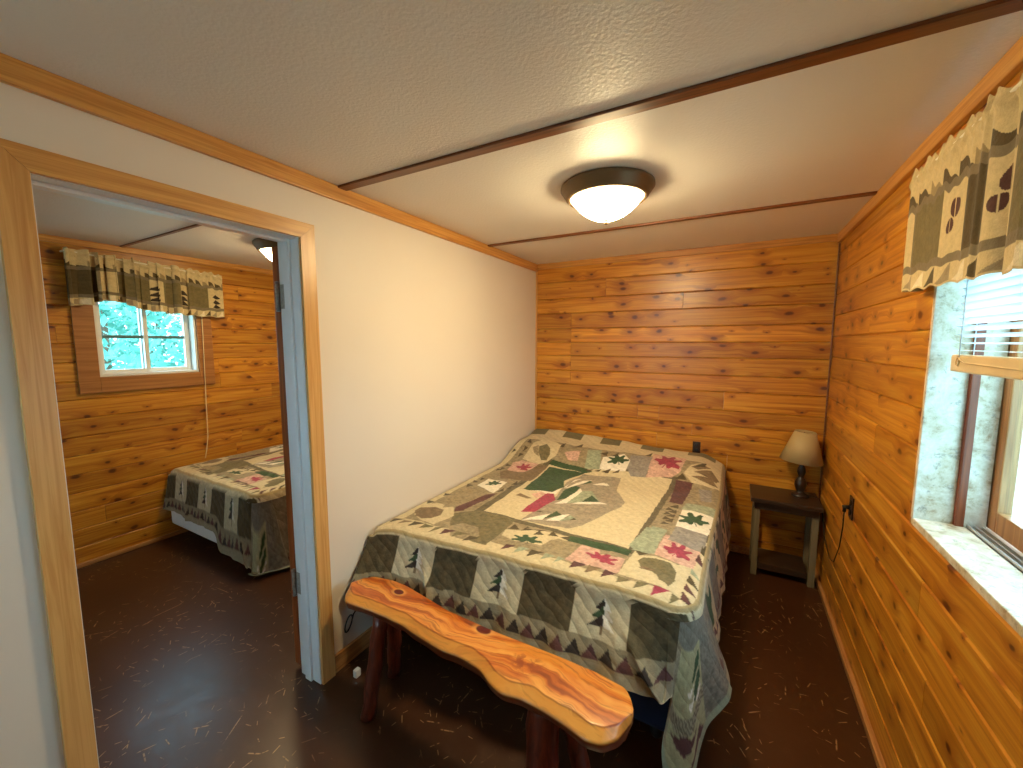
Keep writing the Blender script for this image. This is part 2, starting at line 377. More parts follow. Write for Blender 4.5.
LOC = {}
def parent_loc(p):
    x = Vector((0, 0, 0))
    while p is not None: x = x + p.location; p = p.parent
    return x
def thing(name, label, cat, loc=(0, 0, 0), group=None, kind=None):
    o = bpy.data.objects.new(name, None); COL.objects.link(o); o.location = loc; o.empty_display_size = 0.1
    o['label'] = label
    if cat: o['category'] = cat
    if group: o['group'] = group
    if kind: o['kind'] = kind
    return o
def tag(o, label, cat=None, group=None, kind=None):
    o['label'] = label
    if cat: o['category'] = cat
    if group: o['group'] = group
    if kind: o['kind'] = kind
    return o
def struct(mb, name, mat, label, attrs=None):
    return tag(mb.build(name, mat, None, attrs), label, name.split('_')[0], kind='structure')
POLYS = """
taupe:681,2437 933,2461 959,2246 1005,2172 1052,2069 1045,2007 982,1835 936,1695 885,1621 754,1603 637,1594 647,1727 672,1980 639,2222
green:416,2460 686,2448 646,2370 615,2246 655,2145 625,2036 563,2002 481,1990 446,1994 430,2251
white:481,1990 625,2036 665,2150 671,2303 700,2359 657,2170 653,2008 559,1977
cream:418,1671 403,1799 431,1921 476,1990 564,2005 605,1984 590,1852 588,1711 572,1659
brown:453,1879 535,1872 555,1893 465,1917
pink:520,1948 568,1997 605,1984 583,1898
red:584,1691 655,1718 670,1792 686,1935 641,2015 606,2000 591,1882
green:693,1931 675,2110 704,2204 748,2193 741,1995
white:703,1875 735,1992 754,2175 782,2128 774,2013 760,1911
greygreen:760,1911 772,2020 777,2142 832,2156 927,2017
green:833,1958 851,2098 918,2030
white:785,1914 831,1964 920,2024 975,2009
white:663,2124 723,2316 770,2351 708,2193
green:735,2239 760,2336 786,2323
white:797,2287 849,2353 905,2302
white:860,2313 870,2351 896,2310
white:639,1595 718,1710 739,1746 734,1647
green:732,1658 751,1791 799,1755
white:746,1648 799,1755 834,1784 813,1686
greygreen:808,1683 839,1771 883,1748
dark:853,1719 865,1755 883,1742
dark:657,1728 693,1755 684,1729
cream:714,1384 843,1410 925,1489 924,1547 754,1528 621,1467 631,1409
green:920,1557 1202,1562 1200,1511 929,1498
dark:883,1520 922,1551 928,1502
dark:627,1478 676,1503 632,1546
dark:690,1498 739,1524 699,1550
dark:760,1481 813,1498 773,1525
dark:827,1505 875,1520 834,1552
dark:745,1528 780,1522 800,1540 759,1543
tan:698,1528 795,1538 740,1559
leafg:679,1404 695,1432 744,1470 759,1452 794,1468 799,1451 774,1434 823,1424 816,1408 774,1409 773,1377 749,1376 729,1402 720,1369
tan:827,1379 854,1473 878,1499 987,1497 979,1373 933,1342 878,1344
pink:973,1348 998,1497 1079,1501 1109,1402 1065,1348
pink:1045,1465 1195,1476 1193,1356 1127,1348 1081,1356
leafr:1027,1426 1050,1467 1078,1477 1078,1461 1109,1478 1145,1459 1129,1445 1163,1435 1163,1417 1133,1411 1128,1385 1102,1383 1077,1400 1051,1402
olive:286,1491 376,1593 514,1584 613,1583 620,1474 617,1288 516,1294 395,1321 331,1403
tan:364,1361 396,1424 493,1418 545,1349 493,1281 424,1282
cream:186,1346 106,1389 22,1500 64,1542 121,1566 241,1554 302,1474 279,1336
brown:67,1432 69,1477 143,1519 213,1502 240,1440 224,1383 182,1359 124,1379
cream:1193,1356 1216,1569 1240,1539 1304,1558 1390,1533 1443,1544 1430,1333 1390,1334
olive:1242,1492 1257,1527 1307,1538 1364,1529 1395,1478 1398,1416 1381,1357 1368,1377 1346,1382 1329,1417 1296,1441 1266,1430 1257,1464
brown:1260,1436 1265,1459 1298,1457 1322,1446 1298,1433
maroon:1139,1294 1144,1357 1192,1349
olive:1204,1288 1201,1342 1249,1332
olive:1268,1284 1272,1336 1323,1339
red:1333,1274 1334,1337 1391,1332
olive:1397,1265 1399,1326 1430,1308
maroon:693,1290 692,1342 743,1349
greygreen:756,1288 757,1346 809,1351
dark:819,1293 817,1352 874,1358
greygreen:882,1298 884,1355 935,1349
greygreen:942,1295 944,1353 973,1348
maroon:1011,1296 1010,1360 1069,1358
brown:1074,1298 1076,1359 1131,1356
dark:49,1261 35,1312 103,1323
brown:110,1262 106,1311 164,1318
dark:175,1260 169,1321 233,1325
olive:235,1274 236,1324 297,1323
olive:304,1263 306,1321 352,1346
maroon:370,1269 362,1323 427,1331
olive:435,1275 427,1331 487,1344
dark:500,1270 501,1334 556,1335
greygreen:1216,1569 1181,1599 1217,1817 1301,1835 1294,1574
dark:1216,1569 1275,1570 1240,1537
pink:1294,1574 1307,1796 1472,1759 1451,1550 1389,1542
leafr:1316,1624 1322,1689 1351,1695 1380,1743 1413,1713 1429,1652 1414,1657 1422,1616 1403,1624 1388,1636 1386,1589 1374,1577 1352,1592 1360,1629 1341,1629
grey:1338,1898 1478,1907 1474,1708 1324,1741
white:1334,2138 1478,2141 1478,1897 1337,1904
leafg:1349,2041 1382,2097 1411,2087 1418,2126 1464,1985 1433,1931 1407,1978 1390,1938 1395,2011 1364,1989
greygreen:1342,2251 1491,2267 1481,2144 1331,2134
tan:1346,2523 1489,2551 1491,2267 1342,2251
grey:1378,2482 1443,2500 1453,2339 1402,2327
maroon:1257,2544 1346,2528 1325,2210 1263,2208
dark:1251,2549 1283,2619 1314,2554
dark:1272,2149 1312,2196 1316,2137
dark:1259,2094 1270,2142 1305,2107
dark:1273,2078 1312,2123 1316,2067
dark:1261,2025 1272,2072 1306,2039
dark:1275,2011 1313,2054 1317,2001
dark:1263,1961 1274,2005 1307,1974
dark:1277,1947 1314,1989 1317,1939
dark:1265,1899 1276,1941 1308,1913
greygreen:1241,1844 1309,1845 1277,1566 1201,1572
cream:1289,2621 1318,2738 1397,2807 1486,2720 1495,2534 1340,2527
brown:1320,2711 1363,2767 1425,2758 1359,2684
brown:1339,2650 1427,2734 1473,2646 1458,2607
brown:1327,2599 1434,2631 1472,2557 1381,2568
dark:1435,1445 1443,1492 1486,1400
maroon:1431,1382 1436,1432 1480,1346
maroon:1429,1309 1430,1369 1484,1275
greygreen:1444,1506 1446,1552 1487,1465
maroon:1451,1626 1460,1688 1495,1580
dark:1466,1738 1477,1799 1501,1698
dark:1498,2016 1486,2072 1475,1964
dark:1502,2499 1498,2389 1536,2338
dark:1497,2355 1495,2230 1530,2186
dark:1492,2199 1489,2087 1523,2049
dark:1487,2060 1485,1959 1517,1927
dark:1477,1918 1476,1829 1506,1803
dark:1465,1780 1464,1701 1493,1680
pink:1082,2591 1072,2859 1286,2829 1269,2625 1231,2561 1080,2520
leafr:1105,2672 1140,2736 1174,2866 1200,2847 1195,2756 1220,2754 1260,2693 1221,2687 1196,2642 1176,2662 1158,2628 1143,2667
grey:939,2591 931,2755 1077,2780 1080,2520 986,2501
white:763,2522 751,2671 883,2757 943,2681 944,2542
leafg:790,2599 822,2665 836,2741 889,2733 885,2682 935,2680 914,2629 875,2592 821,2578
greygreen:665,2510 613,2740 710,2781 770,2523
tan:400,2541 406,2710 605,2737 665,2510
pink:455,2658 567,2713 588,2576 517,2572
green:395,2487 408,2543 680,2514 733,2483 686,2448
dark:667,2503 732,2514 710,2476
dark:731,2491 785,2530 771,2494
dark:786,2498 844,2554 836,2496
dark:858,2505 900,2557 903,2517
dark:390,2724 412,2817 423,2716
dark:497,2748 534,2861 553,2777
dark:712,2712 763,2767 769,2698
dark:803,2701 843,2780 842,2718
dark:1018,2791 1061,2873 1063,2786
dark:1337,2712 1395,2823 1393,2747
cream:175,2500 170,2715 233,2828 391,2746 412,2601 378,2505 328,2468
olive:235,2676 279,2724 332,2668 359,2602 365,2523 323,2521 269,2593
tan:191,2650 224,2690 287,2555 233,2585
pink:173,2268 128,2436 183,2485 328,2468 294,2289
leafr:193,2309 177,2440 265,2440 296,2396 277,2286
brown:149,2209 173,2268 294,2289 328,2468 405,2465 423,2140 213,2102
white:151,1917 157,2048 300,2050 317,1847
leafg:181,1946 187,2030 277,2029 276,1986 256,1919
dark:323,1872 329,1955 356,1901
dark:353,1934 353,2017 382,1950
dark:342,2023 341,2111 374,2041
dark:372,2077 396,2123 396,2065
maroon:266,1523 249,1595 294,1805 345,1855 309,1556
tan:126,1647 121,1868 283,1828 252,1569 189,1525
maroon:275,1510 250,1559 264,1651 313,1549
dark:106,1864 76,1919 133,1896
dark:98,1948 74,1996 129,1970
dark:116,2004 98,2054 140,2032
dark:111,2214 91,2272 137,2253
dark:60,1541 23,1589 94,1577
dark:71,1675 47,1723 107,1715
dark:120,1843 83,1907 129,1907
dark:124,2520 117,2571 158,2562
dark:135,2587 121,2654 157,2635
dark:112,2704 114,2775 159,2693
dark:107,2350 93,2409 149,2381
dark:135,2233 100,2317 141,2298
dark:46,2567 39,2619 71,2598
"""
# ------------------------------------------------------------------ the room (metres; x to the right, y into the room, z up)
W, D, H = 2.098, 3.095, 2.2          # right wall, back wall, ceiling
FX = -2.279                          # window wall of the small room
Y0 = -1.45                           # front wall, behind the camera
WT = 0.20
def plank_wall(frame, u0, u1, rows, holes=(), seams=None, depth=0.018, breaks=1.3, seed=1):
    """frame(u, w, z) -> xyz with w out of the wall into the room; returns MB + attrs"""
    rnd = random.Random(seed); mb = MB(); uvs = []; sd = []
    def piece(a, b, z0, z1, s, zr):
        if b - a < 0.004 or z1 - z0 < 0.004: return
        c = min(0.006, (z1 - z0) * 0.3); e = 0.0006
        prof = [(a + e, z0 + 0.0005, 0), (b - e, z0 + 0.0005, 0), (b - e, z1 - 0.0005, 0), (a + e, z1 - 0.0005, 0)]
        vs = [frame(u, depth - 0.006 if k == 0 else depth, z) for k in (0,) for u, z, _ in prof]
        back = [frame(u, 0.0, z) for u, z, _ in prof]
        front = [frame(u, depth, z) for u, z in ((a + e, z0 + c), (b - e, z0 + c), (b - e, z1 - c), (a + e, z1 - c))]
        mb.add(back + vs + front, [(8, 9, 10, 11), (4, 5, 9, 8), (5, 6, 10, 9), (6, 7, 11, 10), (7, 4, 8, 11), (0, 1, 5, 4), (1, 2, 6, 5), (2, 3, 7, 6), (3, 0, 4, 7)])
        for q in range(3):
            for u, z, _ in prof: uvs.append((u, z - zr)); sd.append(s)
    for i in range(len(rows) - 1):
        z0, z1 = rows[i], rows[i + 1]
        cuts = [u0]
        if seams and i in seams: cuts += list(seams[i])
        else:
            u = u0 + rnd.uniform(0.3, breaks + 0.9)
            while u < u1 - 0.2: cuts.append(u); u += rnd.uniform(0.8, breaks + 1.2)
        cuts.append(u1)
        for a, b in zip(cuts[:-1], cuts[1:]):
            s = rnd.random()
            hs = [h for h in holes if h[0] < b and h[1] > a and h[2] < z1 and h[3] > z0]
            if not hs: piece(a, b, z0, z1, s, z0)
            else:
                h = hs[0]
                piece(a, min(b, h[0]), z0, z1, s, z0); piece(max(a, h[1]), b, z0, z1, s, z0)
                m0, m1 = max(a, h[0]), min(b, h[1])
                if h[2] > z0: piece(m0, m1, z0, h[2], s, z0)
                if h[3] < z1: piece(m0, m1, h[3], z1, s, z0)
    return mb, {'plank': ('uv', uvs), 'seed': ('float', sd)}

def wall_with_holes(mb, axis, lo, hi, u0, u1, z0, z1, holes):
    """solid wall slab between lo..hi on the axis, with rectangular holes (u0,u1,z0,z1)"""
    def bx(a, b, c, d):
        if b - a < 1e-4 or d - c < 1e-4: return
        if axis == 'x': mb.box(lo, hi, a, b, c, d)
        else: mb.box(a, b, lo, hi, c, d)
    u = u0
    for h in sorted(holes):
        bx(u, h[0], z0, z1); bx(h[0], h[1], z0, h[2]); bx(h[0], h[1], h[3], z1); u = h[1]
    bx(u, u1, z0, z1)

RW = (0.62, 1.612, 0.945, 2.0)       # right window (y0, y1, z0, z1)
LW = (0.885, 1.475, 1.288, 1.86)     # small-room window
FW = (0.12, 0.80, 1.0, 2.0)
FW2 = (-1.75, -1.05, 1.0, 1.9)         # small room front window          # front window behind the camera
DO = (0.172, 0.872, 0.0, 1.940)      # doorway

def build_shell():
    struct(MB().box(FX - WT, W + WT, Y0 - WT, D + WT, -0.12, 0.0), 'floor', 'floor', 'dark brown painted floor with pale worn flakes')
    struct(MB().box(FX - WT, W + WT, Y0 - WT, D + WT, H, H + 0.1), 'ceiling', 'ceiling', 'off white stippled panel ceiling')
    mb = MB(); wall_with_holes(mb, 'x', -0.12, 0.0, Y0, D, 0, H, [(DO[0] - 0.02, DO[1] + 0.02, 0, DO[3] + 0.02)])
    struct(mb, 'wall_partition', 'wall', 'smooth off white wall with the doorway to the small room')
    d = 0.018
    # back wall boards, with the patch of short boards by the left corner
    zb = [0.0, .115, .235, .35, .47, .59, .71, .828, .921, 1.037, 1.17, 1.289, 1.414, 1.527, 1.644, 1.773, 1.895, 2.037, H]
    seams = {10: [.33], 11: [.33], 12: [.33], 13: [.33], 14: [.33], 15: [1.2], 9: [1.5], 8: [.9, 1.06], 7: [1.3], 16: [.62], 17: [], 6: [1.05]}
    mb, at = plank_wall(lambda u, w, z: (u, D + d - w, z), 0.0, W, zb, seams=seams, seed=11)
    struct(mb, 'wall_back', 'planks', 'knotty pine board wall behind the bed', at)
    struct(MB().box(FX - WT, W + WT, D + d, D + WT, 0, H), 'wall_back_core', 'wall', 'framing behind the back boards')
    struct(MB().box(FX, -0.12, D - 0.02, D + d, 0, H), 'wall_back_small_room', 'wall', 'end wall of the small room')
    rows = [0.0] + [0.015 + 0.129 * k for k in range(1, 17)] + [H]
    mb, at = plank_wall(lambda u, w, z: (W + d - w, u, z), Y0, D, rows, holes=[RW], seed=5, breaks=1.9)
    struct(mb, 'wall_right', 'planks', 'knotty pine board wall with the deep window', at)
    mb = MB(); wall_with_holes(mb, 'x', W + d, W + WT, Y0, D + d, 0, H, [RW])
    struct(mb, 'wall_right_core', 'wall', 'framing behind the right hand boards')
    rows = [0.0] + [0.010 + 0.1255 * k for k in range(1, 17)] + [H]
    mb, at = plank_wall(lambda u, w, z: (FX - d + w, u, z), Y0, D, rows, holes=[LW], seed=23, breaks=1.3)
    struct(mb, 'wall_left', 'planks', 'knotty pine board wall of the small room seen through the doorway', at)
    mb = MB(); wall_with_holes(mb, 'x', FX - WT, FX - d, Y0, D + d, 0, H, [LW])
    struct(mb, 'wall_left_core', 'wall', 'framing behind the small room boards')
    mb = MB(); wall_with_holes(mb, 'y', Y0 - WT, Y0, FX - WT, W + WT, 0, H, [FW2, FW])
    struct(mb, 'wall_front', 'wall', 'off white front wall behind the viewer')
    n = [0]
    def trim(mb, mat, label):
        n[0] += 1; return struct(mb, 'trim_%d' % n[0], mat, label)
    def crown(axis, fixed, sgn, a, b, h, t, mat, label):
        # plain board with an eased lower edge
        mb = MB()
        lo, hi = (fixed, fixed + sgn * t)
        if axis == 'y': mb.box(lo, hi, a, b, H - h, H, 0.004)
        else: mb.box(a, b, lo, hi, H - h, H, 0.004)
        return trim(mb, mat, label)
    crown('y', 0.0, 1, Y0, D, 0.063, 0.018, 'trimy', 'pine board where the white wall meets the ceiling')
    crown('x', D, -1, 0.018, W - 0.02, 0.045, 0.018, 'trimx', 'pine board where the back wall meets the ceiling')
    crown('y', W, -1, Y0, D, 0.058, 0.020, 'trimy', 'pine board where the right wall meets the ceiling')
    crown('y', FX, 1, Y0, D, 0.042, 0.018, 'trimy', 'pine board over the small room window wall')
    for y, w in ((1.085, 0.046), (2.29, 0.034), (-0.115, 0.046)):
        trim(MB().box(0.0, W, y - w / 2, y + w / 2, H - 0.010, H, 0.002), 'strip', 'dark wooden batten across the ceiling' if y > 2 else 'wide dark wooden batten across the ceiling nearer the door' if y > 1 else 'dark ceiling batten overhead of the viewer')
    trim(MB().box(FX, -0.12, 1.05, 1.068, H - 0.008, H), 'strip', 'thin dark batten on the small room ceiling')
    # base strips, corner strips
    trim(MB().box(W - 0.022, W, Y0, D, 0, 0.032, 0.006), 'base', 'narrow tan strip along the foot of the right wall')
    trim(MB().box(FX, FX + 0.02, Y0, D, 0, 0.03, 0.006), 'base', 'narrow tan strip along the foot of the small room wall')
    trim(MB().box(0, 0.014, DO[1] + 0.068, D, 0, 0.085, 0.003), 'base', 'tan baseboard under the white wall')
    trim(MB().box(0, 0.014, Y0, DO[0] - 0.066, 0, 0.085, 0.003), 'base', 'tan baseboard left of the doorway')
    trim(MB().box(0.022, W - 0.022, D - 0.014, D, 0, 0.05, 0.003), 'base', 'tan baseboard under the back wall')
    trim(MB().box(0.0, 0.013, D - 0.013, D, 0, H - 0.063, 0.004), 'trimz', 'slim upright strip in the back left corner')
    trim(MB().box(W - 0.010, W, D - 0.010, D, 0.05, H - 0.058, 0.004), 'strip', 'slim upright strip in the back right corner')
    # doorway: casing of the main room, white jamb
    y0, y1, z1 = DO[0], DO[1], DO[3]
    mb = MB()
    def prism(poly, t0, t1):
        k = len(poly); vs = [(t0, y, z) for y, z in poly] + [(t1, y, z) for y, z in poly]
        mb.add(vs, [tuple(range(k))[::-1], tuple(range(k, 2 * k))] + [(i, (i + 1) % k, k + (i + 1) % k, k + i) for i in range(k)])
    cw = 0.062
    mb = MB(); prism([(y0 - cw, 0), (y0 - 0.004, 0), (y0 - 0.004, z1 + 0.001), (y0 - cw, z1 + cw - 0.001)], 0, 0.020); mb_l = mb
    struct(mb_l, 'trim_20', 'trimz', 'left upright of the pine door casing')
    mb = MB(); prism([(y1 + 0.004, 0), (y1 + cw + 0.004, 0), (y1 + cw + 0.004, z1 + cw - 0.001), (y1 + 0.004, z1 + 0.001)], 0, 0.020)
    struct(mb, 'trim_21', 'trimz', 'right upright of the pine door casing')
    mb = MB(); prism([(y0 - 0.004, z1 + 0.002), (y1 + 0.004, z1 + 0.002), (y1 + cw + 0.004, z1 + cw), (y0 - cw, z1 + cw)], 0, 0.0205)
    struct(mb, 'trim_22', 'casey', 'head board of the pine door casing')
    mb = MB()
    mb.box(-0.13, 0.006, y1, y1 + 0.019, 0, z1 + 0.019); mb.box(-0.13, 0.006, y0 - 0.019, y0, 0, z1 + 0.019); mb.box(-0.13, 0.006, y0, y1, z1, z1 + 0.019)
    mb.box(-0.085, -0.045, y1 - 0.012, y1, 0, z1, 0.002); mb.box(-0.085, -0.045, y0, y0 + 0.012, 0, z1, 0.002); mb.box(-0.085, -0.045, y0 + 0.012, y1 - 0.012, z1 - 0.012, z1, 0.002)
    struct(mb, 'trim_23', 'white_paint', 'white painted jamb lining the doorway')

def build_door():
    # hinged on the right jamb, swung open into the small room; only its hinge edge shows from the bed side
    hx, hy = -0.132, 0.874
    d = thing('door_1', 'red brown wooden door swung fully open against the small room side of the white wall', 'door', (hx, hy, 0), kind='structure')
    MB().box(hx - 0.043, hx - 0.002, hy, hy + 0.68, 0.03, 1.925, 0.003).build('panel', 'door', d)
    st = MB()
    for z0, z1 in ((0.03, 0.22), (0.95, 1.07), (1.80, 1.925)): st.box(hx - 0.050, hx - 0.043, hy + 0.09, hy + 0.59, z0, z1, 0.002)
    for q0, q1 in ((0.002, 0.09), (0.59, 0.678)): st.box(hx - 0.050, hx - 0.043, hy + q0, hy + q1, 0.03, 1.925, 0.002)
    st.build('rails', 'door', d)
    kb = MB(); kb.tube([(hx - 0.050 - q, hy + 0.62, 0.95) for q in (0, .03, .034, .06)], [0.012, 0.012, 0.026, 0.02], 14); kb.build('handle', 'bronze', d)
    for z in (1.715, 0.445):
        h = MB(); kx, ky = hx - 0.004, hy - 0.010; h.tube([(kx, ky, z - 0.055), (kx, ky, z + 0.055)], 0.007, 10)
        for q in (-0.058, 0.058): h.tube([(kx, ky, z + q - 0.004), (kx, ky, z + q + 0.004)], 0.009, 10)
        h.box(hx + 0.004, hx + 0.040, hy - 0.0045, hy - 0.002, z - 0.05, z + 0.05); h.box(hx - 0.034, hx - 0.004, hy - 0.0025, hy - 0.0005, z - 0.05, z + 0.05)
        h.build('hinge', 'iron', d)

def build_right_window():
    y0, y1, z0, z1 = RW; x = W
    w = thing('window_1', 'deep window with whitewashed jambs and a wooden sash in the right wall', 'window', (x + 0.1, (y0 + y1) / 2, z0), kind='structure')
    j = MB()
    j.box(x - 0.002, x + 0.092, y1 - 0.019, y1 - 0.0005, z0, z1, 0.002); j.box(x - 0.002, x + 0.092, y0 + 0.0005, y0 + 0.019, z0, z1, 0.002)
    j.box(x + 0.112, x + 0.162, y1 - 0.030, y1 - 0.0005, z0, z1, 0.002); j.box(x + 0.112, x + 0.162, y0 + 0.0005, y0 + 0.030, z0, z1, 0.002)
    j.box(x - 0.002, x + 0.195, y0 + 0.019, y1 - 0.019, z1 - 0.02, z1 - 0.0005)
    j.build('jamb', 'mottled', w)
    s = MB(); s.box(x - 0.001, x + 0.195, y0 + 0.0005, y1 - 0.0005, z0 - 0.022, z0 + 0.003, 0.004); s.build('sill', 'mottled', w)
    st = MB(); st.box(x + 0.092, x + 0.112, y1 - 0.034, y1 - 0.0005, z0, z1 - 0.02, 0.002); st.box(x + 0.092, x + 0.112, y0 + 0.0005, y0 + 0.034, z0, z1 - 0.02, 0.002)
    st.build('stop', 'stop', w)
    tr = MB()
    for k in range(3): tr.box(x + 0.120 + k * 0.016, x + 0.124 + k * 0.016, y0 + 0.03, y1 - 0.03, z0, z0 + 0.012)
    tr.box(x + 0.116, x + 0.160, y0 + 0.03, y1 - 0.03, z0, z0 + 0.003); tr.build('track', 'aluminium', w)
    for k, (a, b, dx) in enumerate((((y0 + y1) / 2 + 0.06, y1 - 0.002, 0.164), (y0 + 0.034, (y0 + y1) / 2 + 0.14, 0.128))):
        f = MB(); X0, X1 = x + dx, x + dx + 0.032; t = 0.066
        f.box(X0, X1, a, a + t, z0 + 0.012, z1 - 0.025, 0.003); f.box(X0, X1, b - t, b, z0 + 0.012, z1 - 0.025, 0.003)
        f.box(X0, X1, a + t, b - t, z0 + 0.012, z0 + 0.075, 0.003); f.box(X0, X1, a + t, b - t, z1 - 0.08, z1 - 0.025, 0.003)
        sa = f.build('sash', 'sash', w)
        g = MB().box((X0 + X1) / 2 - 0.002, (X0 + X1) / 2 + 0.002, a + t - 0.004, b - t + 0.004, z0 + 0.07, z1 - 0.075); g.build('pane', 'glass', sa)
    # venetian blind, half lowered
    b = thing('window_blind', 'white venetian blind half lowered in the right hand window', 'blind', (x + 0.045, (y0 + y1) / 2, z1 - 0.02))
    bx = x + 0.045; ya, yb = y0 + 0.028, y1 - 0.068
    hr = MB().box(bx - 0.022, bx + 0.022, ya, yb, z1 - 0.052, z1 - 0.021, 0.003); hr.build('headrail', 'blind', b)
    sl = MB(); zt, zb = z1 - 0.07, 1.500; ns = 21
    for k in range(ns):
        z = zt + (zb - zt) * k / (ns - 1)
        tilt = math.radians(58 if k < ns - 5 else 58 - 12 * (k - (ns - 6)))
        P = np.zeros((5, 2, 3))
        for i in range(5):
            q = (i - 2) / 2; o = 0.0125 * q
            dz = -math.sin(tilt) * o + 0.0018 * (1 - q * q) * math.cos(tilt); dxx = math.cos(tilt) * o + 0.0018 * (1 - q * q) * math.sin(tilt)
            P[i, 0] = (bx + dxx, ya, z + dz); P[i, 1] = (bx + dxx, yb, z + dz)
        sl.grid(P)
    sl.build('slats', 'blind', b)
    br = MB().box(bx - 0.014, bx + 0.014, ya - 0.004, yb + 0.004, 1.437, 1.488, 0.006); br.build('bottom_rail', 'blindrail', b)
    for y in (yb - 0.05, (ya + yb) / 2, ya + 0.05):
        c = MB(); c.tube([(bx - 0.0145, y, z1 - 0.05), (bx - 0.0145, y, 1.48)], 0.0014, 6); c.tube([(bx + 0.0145, y, z1 - 0.05), (bx + 0.0145, y, 1.48)], 0.0014, 6)
        c.build('ladder_cord', 'whitecord', b)
    c = MB(); pts = [(bx - 0.017, yb - 0.05 + 0.010 * math.sin(k * 1.1), 1.468 + 0.012 * math.cos(k * 1.1)) for k in range(6)] + [(bx - 0.017, yb - 0.09, 1.466), (bx - 0.017, yb - 0.3, 1.462), (bx - 0.017, yb - 0.6, 1.458)]
    c.tube(pts, 0.0022, 6); c.build('knotted_cord', 'cord', b)

def build_left_window():
    y0, y1, z0, z1 = LW; x = FX
    w = thing('window_2', 'small white framed window in the far room with brown board casing', 'window', (x - 0.1, (y0 + y1) / 2, z0), kind='structure')
    c = MB(); cw = 0.108
    c.box(x, x + 0.02, y0 - cw, y0 - 0.002, z0 - cw, z1 + cw, 0.003); c.box(x, x + 0.02, y1 + 0.002, y1 + cw, z0 - cw, z1 + cw, 0.003)
    c.box(x, x + 0.02, y0 - 0.002, y1 + 0.002, z0 - cw, z0 - 0.002, 0.003); c.box(x, x + 0.02, y0 - 0.002, y1 + 0.002, z1 + 0.002, z1 + cw, 0.003)
    c.build('casing', 'case', w)
    f = MB(); X0, X1 = x - 0.085, x - 0.02; t = 0.028
    f.box(x - 0.12, x + 0.004, y0, y0 + 0.014, z0, z1); f.box(x - 0.12, x + 0.004, y1 - 0.014, y1, z0, z1); f.box(x - 0.12, x + 0.004, y0 + 0.014, y1 - 0.014, z0, z0 + 0.016); f.box(x - 0.12, x + 0.004, y0 + 0.014, y1 - 0.014, z1 - 0.016, z1)
    f.build('frame', 'vinyl', w)
    ym = (y0 + y1) / 2 - 0.015
    for a, b, dx in ((y0 + 0.014, ym + 0.016, -0.062), (ym - 0.016, y1 - 0.014, -0.10)):
        s = MB(); X0, X1 = x + dx, x + dx + 0.03; tt = 0.026 if dx > -0.09 else 0.036
        s.box(X0, X1, a, a + t, z0 + 0.016, z1 - 0.016, 0.003); s.box(X0, X1, b - tt, b, z0 + 0.016, z1 - 0.016, 0.003)
        s.box(X0, X1, a + t, b - tt, z0 + 0.016, z0 + 0.045, 0.003); s.box(X0, X1, a + t, b - tt, z1 - 0.045, z1 - 0.016, 0.003)
        so = s.build('sash', 'vinyl', w)
        MB().box((X0 + X1) / 2 - 0.002, (X0 + X1) / 2 + 0.002, a + t - 0.003, b - tt + 0.003, z0 + 0.042, z1 - 0.042).build('pane', 'glass', so)
        MB().box((X0 + X1) / 2 - 0.008, (X0 + X1) / 2 + 0.008, a + t, b - tt, 1.555, 1.578, 0.002).build('crossbar', 'muntin', so)

def build_front_window(FW, name, lab):
    x0, x1, z0, z1 = FW; y = Y0
    w = thing(name, lab, 'window', ((x0 + x1) / 2, y - 0.1, z0), kind='structure')
    f = MB(); f.box(x0, x0 + 0.05, y - 0.14, y + 0.004, z0, z1); f.box(x1 - 0.05, x1, y - 0.14, y + 0.004, z0, z1); f.box(x0 + 0.05, x1 - 0.05, y - 0.14, y + 0.004, z0, z0 + 0.05); f.box(x0 + 0.05, x1 - 0.05, y - 0.14, y + 0.004, z1 - 0.05, z1)
    f.box((x0 + x1) / 2 - 0.02, (x0 + x1) / 2 + 0.02, y - 0.1, y - 0.05, z0 + 0.05, z1 - 0.05)
    f.build('frame', 'vinyl', w)
    MB().box(x0 + 0.05, x1 - 0.05, y - 0.078, y - 0.074, z0 + 0.05, z1 - 0.05).build('pane', 'glass', w)
# ------------------------------------------------------------------ quilts
PAL = dict(cream=(202, 186, 150), taupe=(150, 137, 116), frame=(100, 90, 68), green=(58, 78, 48), dk=(54, 44, 38), maroon=(92, 58, 54), red=(152, 58, 76),
           pink=(198, 160, 142), greygreen=(150, 156, 130), tan=(148, 133, 104), white=(226, 217, 198), brown=(122, 102, 76), olive=(112, 102, 72), grey=(142, 134, 124),
           dark=(84, 72, 48), piping=(160, 140, 100), trim=(150, 138, 112), mott=(122, 116, 102))
LP = {k: np.array([lin(c) for c in v]) for k, v in PAL.items()}
def inpoly(X, Y, poly):
    r = np.zeros(X.shape, bool); n = len(poly); j = n - 1
    for i in range(n):
        xi, yi = poly[i]; xj, yj = poly[j]
        if yi != yj:
            c = ((yi > Y) != (yj > Y)) & (X < (xj - xi) * (Y - yi) / (yj - yi) + xi); r ^= c
        j = i
    return r
def paint(C, X, Y, poly, col):
    r = inpoly(X, Y, poly); C[r] = LP[col] if isinstance(col, str) else col
def vnoise(X, Y, f, seed):
    g = np.random.default_rng(seed).random((256, 256))
    x = X * f; y = Y * f; xi = np.floor(x).astype(int); yi = np.floor(y).astype(int); fx = x - xi; fy = y - yi
    fx = fx * fx * (3 - 2 * fx); fy = fy * fy * (3 - 2 * fy)
    a = g[xi % 256, yi % 256]; b = g[(xi + 1) % 256, yi % 256]; c = g[xi % 256, (yi + 1) % 256]; d = g[(xi + 1) % 256, (yi + 1) % 256]
    return (a * (1 - fx) + b * fx) * (1 - fy) + (c * (1 - fx) + d * fx) * fy
